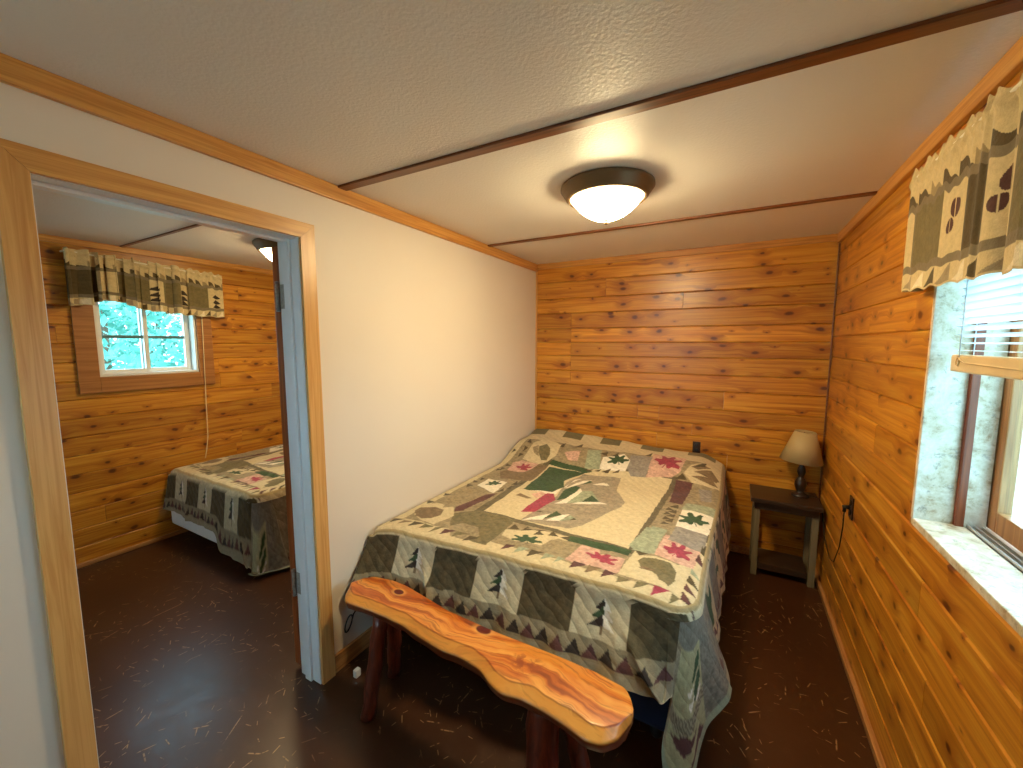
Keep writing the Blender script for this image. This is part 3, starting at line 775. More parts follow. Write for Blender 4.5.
QX0, QX1, QYE, RC, RR = 0.014, 1.502, 3.078, 0.11, 0.045
def ss(a, b, x):
    t = np.clip((x - a) / (b - a), 0, 1); return t * t * (3 - 2 * t)
def yf(x): return np.interp(x, [0, .185, .4, .62, .84, 1.06, 1.27, 1.44, 1.6], [1.149, 1.190, 1.207, 1.226, 1.241, 1.248, 1.250, 1.242, 1.236])
def qh(x, y):
    return .607 + .012 * ss(0, .15, x) * ss(1.5, 1.35, x) + (.095 + .02 * ss(.7, .2, x)) * ss(2.38, 2.80, y) + .035 * ss(2.9, 3.06, y) * ss(1.2, .6, x) - .05 * ss(1.35, 1.52, x) * ss(2.4, 2.8, y) \
        + .0035 * np.sin(x * 23 + 2 * np.sin(y * 9)) * np.sin(y * 21 + 1.5 * np.sin(x * 11)) * ss(0, .1, x)
def leaf_paint(C, X, Y, pl, col):
    # a lobed leaf filling the traced spot: five pointed lobes, notches between, a stem
    a = np.array(pl); cx, cy = a.mean(0); w = (a[:, 0].max() - a[:, 0].min()) / 2 * 1.08; h = (a[:, 1].max() - a[:, 1].min()) / 2 * 1.08
    h = max(h, w * .7); w = max(w, h * .7)
    out = []
    for k, (g, r) in enumerate(((90, 1.0), (80, .92), (70, .60), (62, .55), (50, .98), (38, 1.0), (26, .62), (16, .55), (2, .95), (-12, .98), (-28, .58), (-48, .62), (-64, .55), (-80, .18), (-87, .62))):
        out.append((math.radians(g), r))
    pts = [(r * math.cos(g), r * math.sin(g)) for g, r in out]; pts += [(-x, y) for x, y in pts[::-1]]
    ro = math.radians(-20 if col == 'red' else 25)
    paint(C, X, Y, [(cx + w * (x * math.cos(ro) - y * math.sin(ro)), cy + h * (x * math.sin(ro) + y * math.cos(ro))) for x, y in pts], col)
def top_colors(X, Y):
    C = np.empty(X.shape + (3,)); C[:] = LP['cream']
    fo = [(.362, 2.555), (1.268, 2.575), (1.212, 1.532), (.362, 1.572)]; fi = [(.405, 2.535), (1.236, 2.545), (1.186, 1.572), (.405, 1.602)]
    ring = inpoly(X, Y, [(.085, 2.78), (1.40, 2.80), (1.40, 1.33), (.085, 1.33)])
    C[ring] = LP['tan']; paint(C, X, Y, fo, 'frame'); paint(C, X, Y, fi, 'cream')
    for row in POLYS.strip().split('\n'):
        c, pts = row.split(':'); pl = [tuple(int(v) / 1000 for v in q.split(',')) for q in pts.split()]
        if c.startswith('leaf'): leaf_paint(C, X, Y, pl, 'red' if c == 'leafr' else 'green')
        else: paint(C, X, Y, pl, c)
    nz = vnoise(X, Y, 70, 31) * .5 + vnoise(X, Y, 190, 32) * .5; lum = C.mean(-1); k = np.where(lum < .42, .62 + .76 * nz, .86 + .24 * nz); C = C * k[..., None]
    # far rows of the pillow side beyond the traced part
    e = (QYE - Y)
    m = (Y > 2.945); blk = (np.floor(X / 0.16) % 2 == 0); C[m & blk] = LP['olive']; C[m & ~blk] = LP['cream']
    return C
def foot_colors(S, Dp):
    """S along the foot edge, Dp drop below the edge"""
    C = np.empty(S.shape + (3,)); C[:] = LP['tan']
    bnd = [0.0, .185, .398, .616, .84, 1.06, 1.27, 1.50]; nz = vnoise(S, Dp, 55, 3) * .6 + vnoise(S, Dp, 140, 4) * .4
    for i in range(7):
        m = (S >= bnd[i]) & (S < bnd[i + 1]) & (Dp < .135)
        if i % 2 == 0: C[m] = LP['dark'] * (0.55 + 0.9 * nz[m])[:, None]
        else:
            C[m] = LP['cream'] * (0.80 + .25 * nz[m])[:, None]
            c = (bnd[i] + bnd[i + 1]) / 2 + .01
            for k, (t, w) in enumerate(((.004, .034), (.030, .044), (.058, .054))):
                paint(C, S, Dp, [(c, t), (c - w, t + .040), (c + .006, t + .036)], (LP['dk'] if k != 1 else LP['green']))
                paint(C, S, Dp, [(c, t), (c + .004, t + .036), (c + w * .95, t + .046)], 'white')
            paint(C, S, Dp, [(c - .006, .094), (c + .006, .094), (c + .006, .118), (c - .006, .118)], 'brown')
    m = (Dp >= .135); C[m] = LP['tan'] * (.8 + .25 * nz[m])[:, None]
    u = (S / .062) % 1.0; v = (Dp - .148) / .042
    m = (v > 0) & (v < 1) & (np.abs(u - .5) < v * .5); par = (np.floor(S / .062) % 2 == 0)
    C[m & par] = LP['maroon']; C[m & ~par] = LP['dk']
    C[Dp > .198] = LP['trim']; C[Dp > .235] = LP['cream'] * .9
    return C
def side_colors(S, Dp):
    C = np.empty(S.shape + (3,)); nz = vnoise(S, Dp, 60, 8) * .6 + vnoise(S, Dp, 150, 9) * .4
    par = np.floor(S / .21) % 2 == 0
    C[:] = LP['mott'] * (0.6 + .8 * nz)[..., None]; C[par] = (LP['cream'] * .85) * (0.75 + .4 * nz[par])[:, None]
    m = par & (Dp < .2) & (vnoise(S, Dp, 22, 12) > .62); C[m] = LP['green']
    u = (S / .062) % 1.0; v = (Dp - .20) / .045; m = (v > 0) & (v < 1) & (np.abs(u - .5) < v * .5); C[m] = LP['maroon']
    C[Dp > .27] = LP['trim']
    return C
def corner_colors(q, t):
    """q 0..1 round the corner fold, t 0..1 down"""
    C = np.empty(q.shape + (3,)); nz = vnoise(q, t, 40, 5) * .6 + vnoise(q, t, 90, 6) * .4
    C[:] = LP['greygreen'] * np.array([1.25, 1.05, .86]) * (.75 + .5 * nz)[..., None]
    m = q > .62; C[m] = LP['mott'] * (.5 + 1.0 * nz[m])[:, None]
    m = q < .16; C[m] = LP['trim'] * (.6 + .6 * (np.sin(q[m] * 260) * np.sin(t[m] * 150) > 0))[:, None]
    m = (t > .60) & (t < .70) & (q < .62); C[m] = LP['trim'] * (.5 + .6 * (np.sin(q[m] * 160) * np.sin(t[m] * 200) > 0))[:, None]
    m = (t < .2); C[m] = LP['mott'] * (.7 + .6 * nz[m])[:, None]
    for p in ([(.42, .40), (.50, .28), (.60, .26), (.58, .38)], [(.44, .52), (.50, .43), (.60, .40), (.60, .50), (.50, .56)]): paint(C, q, t, p, 'green')
    for p in ([(.34, .47), (.46, .42), (.42, .48)], [(.38, .53), (.48, .50), (.42, .57)], [(.48, .585), (.60, .54), (.56, .60)]): paint(C, q, t, p, 'white')
    for p in ([(.20, .74), (.36, .70), (.52, .77), (.36, .82)], [(.40, .90), (.56, .82), (.60, .92)]): paint(C, q, t, p, 'maroon')
    C[(t > .93)] = LP['greygreen']
    return C
SF = QX1 - RC; SA = RC * PI / 2           # foot length end, arc length
def edge_point(s):
    s = np.asarray(s, float); X = np.empty_like(s); Y = np.empty_like(s); NX = np.empty_like(s); NY = np.empty_like(s)
    a = s <= SF; X[a] = np.maximum(s[a], QX0); Y[a] = yf(X[a]); NX[a] = 0; NY[a] = -1
    yc = float(yf(SF)) + RC
    b = (s > SF) & (s <= SF + SA); th = -PI / 2 + (s[b] - SF) / RC
    X[b] = SF + RC * np.cos(th); Y[b] = yc + RC * np.sin(th); NX[b] = np.cos(th); NY[b] = np.sin(th)
    c = s > SF + SA; X[c] = QX1; Y[c] = yc + (s[c] - SF - SA); NX[c] = 1; NY[c] = 0
    return X, Y, NX, NY
HEM = [  # s, hem position x, y, z
 (.014, .014, 1.012, .365), (.10, .095, 1.045, .36), (.22, .22, 1.115, .365), (.36, .36, 1.115, .35), (.48, .48, 1.100, .345), (.62, .62, 1.115, .35), (.80, .80, 1.125, .35), (.95, .95, 1.115, .35),
 (1.10, 1.10, 1.125, .35), (1.22, 1.22, 1.130, .35), (1.32, 1.33, 1.115, .345), (1.395, 1.405, 1.165, .335), (1.425, 1.43, 1.20, .325), (1.440, 1.415, 1.185, .24), (1.452, 1.400, 1.165, .15), (1.462, 1.415, 1.150, .06),
 (1.476, 1.46, 1.150, .030), (1.490, 1.505, 1.180, .035), (1.502, 1.515, 1.235, .12), (1.514, 1.535, 1.290, .19), (1.526, 1.575, 1.330, .225), (1.538, 1.602, 1.370, .245), (1.56, 1.608, 1.420, .26), (1.62, 1.590, 1.50, .27),
 (1.72, 1.556, 1.58, .275), (1.85, 1.556, 1.68, .28), (2.0, 1.548, 1.80, .28), (2.3, 1.552, 2.09, .29), (2.6, 1.545, 2.38, .29), (2.9, 1.55, 2.68, .30), (3.1, 1.548, 2.88, .31), (3.29, 1.545, 3.07, .32)]
def make_quilt(name, f, label, res=0.004):
    n1 = int((QX1 - QX0) / res); n2 = int(1.93 / res)
    a = np.linspace(0, 1, n1)[:, None]; b = np.linspace(0, 1, n2)[None, :]
    b = b ** 1.0
    X = QX0 + (QX1 - QX0) * a + 0 * b; y0 = yf(X)
    Y = y0 + (QYE - y0) * b
    q = np.clip(RC - (Y - y0), 0, RC); x1 = QX1 - (RC - np.sqrt(np.maximum(RC * RC - q * q, 0)))
    X = QX0 + (x1 - QX0) * a; Y = Y
    y0 = yf(X); Y = y0 + (QYE - y0) * b
    yc = yf(SF) + RC; dx = X - (QX1 - RC); dy = yc - Y
    e = np.where((dx > 0) & (dy > 0), RC - np.hypot(dx, dy), np.minimum(QX1 - X, Y - yf(X)))
    e = np.minimum(e, X - QX0 + .012); dl = X - QX0; fl = Y - yf(X); e = np.where((dl < .06) & (fl < .06), np.minimum(e, np.maximum(.06 - np.hypot(.06 - dl, .06 - fl), 0) + .001), e); e = np.minimum(e, (QYE - Y) + .004)
    ee = np.clip(e, 0, RR); Z = qh(X, Y) - (RR - np.sqrt(np.maximum(RR * RR - (RR - ee) ** 2, 0)))
    # piping ridge
    e2 = np.where((dx > 0) & (dy > 0), RC - np.hypot(dx, dy), np.minimum(QX1 - X + .0, Y - yf(X)))
    ridge = np.exp(-((e2 - .016) / .005) ** 2) * .003; Z = Z + ridge
    C = top_colors(X, Y)
    C[np.abs(e2 - .016) < .008] = LP['piping']
    mf = (e2 < .006) & (Y - yf(X) < .03); C[mf] = foot_colors(X, np.zeros_like(X))[mf]
    mb = MB(); P = np.stack([X, Y, Z], -1); cols = [C.reshape(-1, 3)]
    mb.grid(f(P))
    # skirt
    s = np.concatenate([np.linspace(QX0, 1.33, int(1.32 / res / 1.2)), np.linspace(1.332, 1.60, int(.6 / res)), np.linspace(1.603, 3.285, int(1.68 / res / 1.6))])
    ks = np.array(HEM); HX = np.interp(s, ks[:, 0], ks[:, 1]); HY = np.interp(s, ks[:, 0], ks[:, 2]); HZ = np.interp(s, ks[:, 0], ks[:, 3])
    def smooth_arr(v, wdt):
        out = v.copy()
        for i in range(len(s)):
            wd = wdt(s[i]); k = np.exp(-((s - s[i]) / wd) ** 2) * np.gradient(s); out[i] = (k * v).sum() / k.sum()
        return out
    wdt = lambda x: .005 if 1.40 < x < 1.56 else .03
    HX, HY, HZ = smooth_arr(HX, wdt), smooth_arr(HY, wdt), smooth_arr(HZ, wdt)
    EX, EY, NX, NY = edge_point(s); EZ = qh(EX, EY) - RR
    nt = int(.30 / res * .8); t = np.linspace(0, 1, nt)[None, :]
    S = s[:, None]
    rip = (.010 * np.sin(S * 31 + .7) + .006 * np.sin(S * 57)) * np.where(S < 1.40, 1, np.where(S > 1.6, .35, 0))
    g = t ** 1.25
    PX = EX[:, None] + (HX - EX)[:, None] * g + NX[:, None] * rip * g; PY = EY[:, None] + (HY - EY)[:, None] * g + NY[:, None] * rip * g; PZ = EZ[:, None] + (HZ - EZ)[:, None] * t
    # extra fold hanging diagonally on the foot face
    fold = np.exp(-((S - (1.19 + .20 * t)) / .018) ** 2) * ss(.25, .7, t) * .030; fold2 = np.exp(-((S - (.30 + .16 * t)) / .02) ** 2) * ss(.2, .7, t) * .024
    PY = PY - fold - fold2
    L = np.abs(HZ - EZ)[:, None]; Dp = t * np.maximum(L, .2)
    C2 = np.empty(PX.shape + (3,)); Sb = S + 0 * t
    fc = foot_colors(Sb, Dp); sc_ = side_colors(Sb, Dp) * np.array([1.08, 1.0, .92]); cc = corner_colors(np.clip((Sb - 1.435) / .125, 0, 1), t + 0 * S)
    m1 = Sb < 1.437; m3 = Sb > 1.56
    C2[:] = cc; C2[m1] = fc[m1]; C2[m3] = sc_[m3]
    cols.append(C2.reshape(-1, 3)); mb.grid(f(np.stack([PX, PY, PZ], -1)))
    Call = np.concatenate(cols); Call = np.concatenate([Call, np.ones((len(Call), 1))], 1)
    o = mb.build(name, 'fabric', None, {'Col': ('color', Call)})
    return o

def build_beds():
    def near(P):
        P = P.copy(); P[..., 0] = P[..., 0] + .036 * ss(1.5, 2.7, P[..., 1]) * ss(1.15, 1.5, P[..., 0]); return P
    q = make_quilt('quilt', near, '')
    tag(q, 'patchwork quilt of bears, leaves and fir trees spread over the large bed behind the bench', 'quilt', 'cabin patchwork quilts')
    b = thing('bed', 'double bed on a navy box spring under the patchwork quilt behind the bench', 'bed', (0.76, 2.15, 0))
    MB().box(0.03, 1.455, 1.285, 3.07, 0.33, 0.585, 0.03).build('mattress', 'mattress', b)
    MB().box(0.03, 1.43, 1.275, 3.06, 0.10, 0.325, 0.015).build('box_spring', 'navy', b)
    for x in (0.10, 1.36):
        for y in (1.36, 2.95): MB().lathe([(0.02, 0), (0.024, 0.01), (0.02, 0.098)], (x, y, 0), 16).build('leg', 'steel', b)
    def far(P):
        P0 = P; P = P.copy(); P[..., 0] = FX + .020 + (P[..., 0] - QX0) * .80; e = P[..., 1] - yf(P0[..., 0]); P[..., 1] = np.minimum(1.205 + np.where(e < 0, e * .35, e), 3.068)
        z = .545 + (P[..., 2] - .607) * (1.22 + .5 * ss(.92, 1.06, P0[..., 0]) * (P[..., 2] < .55) * ss(.56, .40, P[..., 2])); P[..., 2] = np.maximum(z, .03 + .0 * z); return P
    q2 = make_quilt('quilt', far, '', .0075)
    tag(q2, 'patchwork quilt on the narrower bed seen through the doorway', 'quilt', 'cabin patchwork quilts')
    b2 = thing('bed', 'narrower bed on a white box spring seen through the doorway', 'bed', (-1.67, 2.1, 0))
    MB().box(FX + .03, -1.10, 1.33, 3.06, 0.30, 0.52, 0.03).build('mattress', 'mattress', b2)
    MB().box(FX + .03, -1.14, 1.200, 3.05, 0.115, 0.295, 0.012).build('box_spring', 'boxwhite', b2)
    for x in (FX + .1, -1.2):
        for y in (1.5, 2.95): MB().lathe([(0.02, 0), (0.024, 0.01), (0.02, 0.113)], (x, y, 0), 16).build('leg', 'steel', b2)

# ------------------------------------------------------------------ bench
def build_bench():
    cx, cy = 0.725, 0.96
    b = thing('bench', 'live edge slab bench with log legs at the foot of the large bed', 'bench', (cx, cy, 0))
    back = np.array([(.100, .985), (.112, 1.030), (.150, 1.072), (.25, 1.092), (.34, 1.090), (.47, 1.068), (.60, 1.046), (.84, 1.037), (1.08, 1.041), (1.22, 1.037), (1.31, 1.022), (1.338, .985), (1.347, .945)])
    fr = np.array([(.100, .975), (.115, .930), (.158, .893), (.30, .902), (.38, .908), (.467, .905), (.57, .890), (.687, .878), (.78, .884), (.861, .872), (.915, .840), (.97, .822), (1.03, .838), (1.083, .836), (1.167, .825), (1.248, .808), (1.29, .818), (1.328, .856), (1.347, .940)])
    ns = 150; u = np.linspace(0, 1, ns); xs = .100 + (1.347 - .100) * (.5 - .5 * np.cos(PI * u)) * .35 + (1.247) * u * .65
    rr = np.random.default_rng(3)
    yb = np.interp(xs, back[:, 0], back[:, 1]); yfv = np.interp(xs, fr[:, 0], fr[:, 1])
    def sm(v, k=5):
        w = np.hanning(k + 2)[1:-1]; w /= w.sum(); p = np.pad(v, k // 2, mode='edge'); return np.convolve(p, w, 'valid')
    yb, yfv = sm(yb), sm(yfv)
    nz = sm(rr.normal(0, 1, ns), 9) * .006; nz2 = sm(rr.normal(0, 1, ns), 13) * .012
    Zt = .45
    rows = []; ed = []
    for i in range(ns):
        f, k = yfv[i], yb[i]; w = max(k - f, .004); m = min(1, w / .12)
        # profile from back-top round the front and under: (y, z, edge mark)
        pr = [(k - .006 * m, Zt, 0), (k - .3 * w, Zt + .001, 0), (f + .45 * w, Zt, 0), (f + (.046 + nz[i]) * m, Zt - .0002, 0.0), (f + (.040 + nz[i]) * m, Zt - .001, .10), (f + (.035 + nz[i]) * m, Zt - .005, .24), (f + .011 * m, Zt - .017 + nz2[i] * .3 * m, .36), (f + .004 * m, Zt - .022 + nz2[i] * .3 * m, .60),
              (f + .008 * m, Zt - .034 , .9), (f + .018 * m, Zt - .060 * (.4 + .6 * m) + nz2[i] * m, 1), (f + .06 * m, Zt - .085 * (.3 + .7 * m) + nz2[i] * m, 1), (f + .5 * w, Zt - .092 * (.3 + .7 * m), 1), (k - .04 * m, Zt - .080 * (.3 + .7 * m), 1), (k - .004 * m, Zt - .045, .8), (k, Zt - .015, .4)]
        rows.append([(xs[i], p[0], p[1]) for p in pr]); ed += [p[2] for p in pr]
    P = np.array(rows); P = np.concatenate([P, P[:, :1]], 1)
    n = P.shape[1] - 1
    mb = MB(); mb.v = [tuple(v) for v in P[:, :n].reshape(-1, 3)]
    for i in range(ns - 1):
        for j in range(n):
            j2 = (j + 1) % n; mb.f.append((i * n + j, i * n + j2, (i + 1) * n + j2, (i + 1) * n + j)); mb.sm.append(True)
    mb.f.append(tuple(range(n))[::-1]); mb.sm.append(False); mb.f.append(tuple((ns - 1) * n + j for j in range(n))); mb.sm.append(False)
    mb.build('seat', 'bench', b, {'edge': ('float', ed)})
    for (x0, y0, x1, y1, r) in ((.30, .965, .318, .862, .030), (.32, 1.02, .25, 1.075, .030), (1.07, .935, 1.085, .865, .052), (1.12, 1.0, 1.17, 1.05, .034)):
        pts = []; rs = []
        for k in range(9):
            t = k / 8; pts.append((x0 + (x1 - x0) * t + .004 * math.sin(k * 2.1), y0 + (y1 - y0) * t, .385 - .385 * t)); rs.append(r * (1.08 - .16 * t + .04 * math.sin(k * 3.3)))
        MB().tube(pts, rs, 18).build('leg', 'log', b)

# ------------------------------------------------------------------ nightstand, lamp, outlets
def build_nightstand():
    n = thing('nightstand', 'small dark topped nightstand with pale legs in the back right corner', 'nightstand', (1.885, 2.94, 0))
    MB().box(1.692, 2.068, 2.775, 3.072, 0.505, 0.532, 0.004).build('tabletop', 'nighttop', n)
    a = MB(); a.box(1.716, 2.052, 2.805, 2.823, 0.455, 0.505); a.box(1.716, 2.052, 3.035, 3.053, 0.455, 0.505); a.box(1.712, 1.728, 2.823, 3.035, 0.455, 0.505); a.box(2.040, 2.056, 2.823, 3.035, 0.455, 0.505); a.build('apron', 'nighttop', n)
    for x in (1.714, 2.022):
        for y in (2.815, 3.018): MB().box(x, x + .035, y, y + .035, 0.0, 0.456, 0.003).build('leg', 'nightleg', n)
    MB().box(1.755, 2.018, 2.826, 3.052, 0.045, 0.085, 0.003).build('shelf', 'nighttop', n)
    lx, ly, z = 1.970, 2.966, .5325
    l = thing('table_lamp', 'small table lamp with a tan tapered shade on the corner nightstand', 'lamp', (lx, ly, z))
    MB().lathe([(.048, 0), (.050, .006), (.046, .014), (.026, .022), (.020, .032), (.026, .045), (.034, .070), (.032, .095), (.020, .118), (.014, .130), (.019, .140), (.024, .160), (.020, .185), (.012, .205), (.010, .225)], (lx, ly, z), 32).build('base', 'lampwood', l)
    MB().lathe([(.012, .224), (.016, .228), (.016, .275), (.010, .280), (.004, .33), (.004, .40), (.008, .404), (.003, .42)], (lx, ly, z), 20).build('socket', 'bronze', l)
    R = Matrix.Rotation(math.radians(4), 4, 'Y')
    sh = MB(); N = 56; prof = [(.118, .232), (.0575, .425), (.0555, .425), (.116, .232)]
    vs = []
    for r, zz in prof:
        for k in range(N):
            g = 2 * PI * k / N; v = R @ Vector((r * math.cos(g), r * math.sin(g), zz - .33)); vs.append((lx + v.x, ly + v.y, z + .33 + v.z))
    sh.add(vs, [(i * N + k, i * N + (k + 1) % N, ((i + 1) % 4) * N + (k + 1) % N, ((i + 1) % 4) * N + k) for i in range(4) for k in range(N)], True)
    s = sh.build('lamp_shade', 'shade', l)
    sp = MB()
    for g in (0.3, 2.4, 4.5): sp.tube([(lx, ly, z + .415), (lx + .05 * math.cos(g), ly + .05 * math.sin(g), z + .418)], .0015, 6)
    sp.build('spider', 'bronze', l)
    c = MB(); c.tube([(lx + .046, ly + .02, z + .008), (2.068, 2.93, z + .01), (2.079, 2.9, z - .03), (2.083, 2.80, .36), (2.084, 2.62, .30), (2.080, 2.50, .34), (2.078, 2.40, .47), (2.074, 2.345, .60), (2.070, 2.325, .69)], .0028, 8)
    c.tube([(2.070, 2.325, .688), (2.068, 2.323, .712), (2.088, 2.322, .714)], [.008, .012, .012], 10)
    c.build('cord', 'black', l)
    def outlet(loc, normal, label):
        o = thing('wall_outlet', label, 'outlet', loc)
        x, y, zz = loc
        if normal == 'y':
            MB().box(x - .027, x + .027, y - .006, y, zz - .045, zz + .045, .002).build('cover_plate', 'brownplate', o)
            for q in (.02, -.02): MB().lathe([(.013, -.0095), (.015, -.0085), (.015, -.0055)], (x, y, zz + q), 20, axis='y').build('socket', 'black', o)
        else:
            MB().box(x - .006, x, y - .032, y + .032, zz - .055, zz + .055, .002).build('cover_plate', 'brownplate', o)
            for q in (.024, -.024): MB().lathe([(.013, -.0095), (.015, -.0085), (.015, -.0055)], (x, y, zz + q), 20, axis='x').build('socket', 'black', o)
    outlet((1.337, D, .742), 'y', 'dark outlet on the back wall just above the bed corner')
    outlet((W, 2.32, .715), 'x', 'dark outlet on the right wall with the lamp cord plugged in')
    # loop of black cord on the wall, white block by the baseboard
    c = MB(); c.tube([(0.006, 1.03 + .022 * math.cos(a * .5) * 1.0, .19 + .03 * math.sin(a * .5) + .02 * math.cos(a * .5)) for a in range(13)] + [(0.006, 1.06, .22), (.006, 1.10, .25)], .0035, 8)
    tag(c.build('cord_loop', 'black'), 'thin black cord loop on the white wall under the left end of the bench', 'cord')
    tag(MB().box(.10, .122, .968, .996, 0.0, 0.036, .005).build('plastic_block', 'vinyl'), 'small white block on the floor beside the left bench leg', 'block')

def build_lights():
    for (x, y, mat, lab) in ((1.035, 1.630, 'bowl', 'lit bronze rimmed dome light on the ceiling above the large bed'), (-1.20, 1.59, 'bowl2', 'lit bronze rimmed dome light on the small room ceiling beyond the door')):
        l = thing('ceiling_light', lab, 'ceiling light', (x, y, H), 'dome ceiling lights')
        MB().lathe([(.190, 0), (.198, -.006), (.199, -.016), (.192, -.022), (.188, -.032), (.180, -.037), (.176, -.050), (.168, -.058), (.158, -.060), (.152, -.05), (.152, 0)][::-1], (x, y, H), 72).build('rim', 'bronze', l)
        pr = [(.006, -.142)] + [(.157 * math.sin(a), -.050 - .094 * (1 - math.sin(a) ** 2.3)) for a in np.linspace(.12, PI / 2 - .02, 22)]
        MB().lathe(pr, (x, y, H), 72).build('glass_bowl', mat, l)
        MB().lathe([(.003, -.164), (.008, -.161), (.010, -.155), (.006, -.149), (.012, -.145), (.012, -.138)], (x, y, H), 20).build('finial', 'bronze', l)

# ------------------------------------------------------------------ valances
def valance(name, pos, ya, yb, zt, zbot, outn, label, colfun, amp, n=420, nv=110, seed=1, ruffle=.03, par=True, freq=1.0, tilt=0.0):
    """cloth hung on a rod along y; pos = x of the cloth, outn = +1 when the room lies towards +x"""
    wall = W if outn < 0 else FX
    v_ = thing(name, label, 'valance', (wall, (ya + yb) / 2, zt), 'printed window valances')
    L = abs(yb - ya); u = np.linspace(0, 1, n)[:, None]; v = np.linspace(0, 1, nv)[None, :]
    r = np.random.default_rng(seed); ph = r.uniform(0, 6.28, 6)
    A = amp(u, v)
    U = u * L
    wave = np.sin(freq * (U * 38 + 1.8 * np.sin(U * 9 + ph[0])) + ph[1]) * .6 + np.sin(freq * (U * 71 + 2.5 * np.sin(U * 13 + ph[2])) + ph[3]) * .3 + np.sin(freq * (U * 130) + ph[4] + 1.5 * np.sin(7 * U)) * .15 * (1 - v)
    X = pos + outn * (A * wave * (.55 + .45 * v))
    sgn = 1 if yb > ya else -1
    Yy = ya + sgn * U + 0 * v + sgn * .006 * np.cos(freq * U * 76 + ph[5]) * A / .012
    zb = zbot(u)
    topw = ruffle * (.6 + .4 * np.sin(U * 90 + ph[0]) * np.sin(U * 37 + ph[3]))
    Z = (zt - tilt * u + topw) + (zb - (zt - tilt * u + topw)) * v + .004 * np.sin(U * 60 + ph[2]) * v
    # gathered on the rod: pinch at the rod line
    rodv = ruffle / (ruffle + zt - float(np.mean(zb)))
    X = X + outn * .006 * np.exp(-((v - rodv) / .03) ** 2)
    C = colfun(u, v, U + 0 * v)
    C = C * np.array([1.02, .95, .80])
    # returns to the wall at both ends
    def ret(i):
        w = np.linspace(0, 1, 10)[1:, None]; Xe = X[i][None, :] * (1 - w) + (wall + outn * .004) * w; return Xe, np.repeat(Yy[i][None, :], 9, 0), np.repeat(Z[i][None, :], 9, 0), np.repeat(C[i][None], 9, 0)
    a = ret(0); b = ret(-1)
    X = np.concatenate([a[0][::-1], X, b[0]]); Yy = np.concatenate([a[1], Yy, b[1]]); Z = np.concatenate([a[2], Z, b[2]]); C = np.concatenate([a[3], C, b[3]])
    mb = MB().grid(np.stack([X, Yy, Z], -1))
    Cc = np.concatenate([C.reshape(-1, 3), np.ones((C.shape[0] * C.shape[1], 1))], 1)
    mb.build('cloth', 'valance', v_, {'Col': ('color', Cc)})
    y1, y2 = (min(ya, yb) + .0, max(ya, yb) - .0)
    rod = MB(); rx = pos - outn * .004
    rod.tube([(wall + outn * .003, y1 + .006, zt), (rx - outn * .006, y1 + .006, zt), (rx, y1 + .02, zt), (rx, y2 - .02, zt - tilt), (rx - outn * .006, y2 - .006, zt - tilt), (wall + outn * .003, y2 - .006, zt - tilt)], .005, 8)
    rod.build('rod', 'rodwhite', v_)
    return v_
def band_pattern(u, v, U, blocks, seed=0, tri=.06):
    C = np.empty(U.shape + (3,)); V = v + 0 * U
    nz = vnoise(U, V * .4, 60, seed + 20) * .5 + vnoise(U, V * .4, 170, seed + 21) * .5
    C[:] = LP['cream'] * (.92 + .12 * nz)[..., None]
    k = (U / tri) % 1.0; par = np.floor(U / tri) % 3
    q = (V - .20) / .10; m = (q > 0) & (q < 1) & (k < q); C[m & (par != 2)] = LP['dark']; C[m & (par == 2)] = LP['tan']
    m = (V > .30) & (V < .36); C[m] = LP['taupe'] * .62
    for a, b, c in blocks:
        m = (U >= a) & (U < b) & (V > .36) & (V < .80)
        C[m] = LP[c] * (.80 + .4 * nz[m])[:, None]
    m = (V > .80) & (V < .865); C[m] = LP['taupe'] * .62
    q = (V - .865) / .135; m = (q > 0) & (k > 1 - q * .98); C[m & (par == 0)] = LP['taupe']; C[m & (par == 1)] = LP['white'] * .95; C[m & (par == 2)] = LP['dark']
    C[V > .985] = LP['cream']
    return C
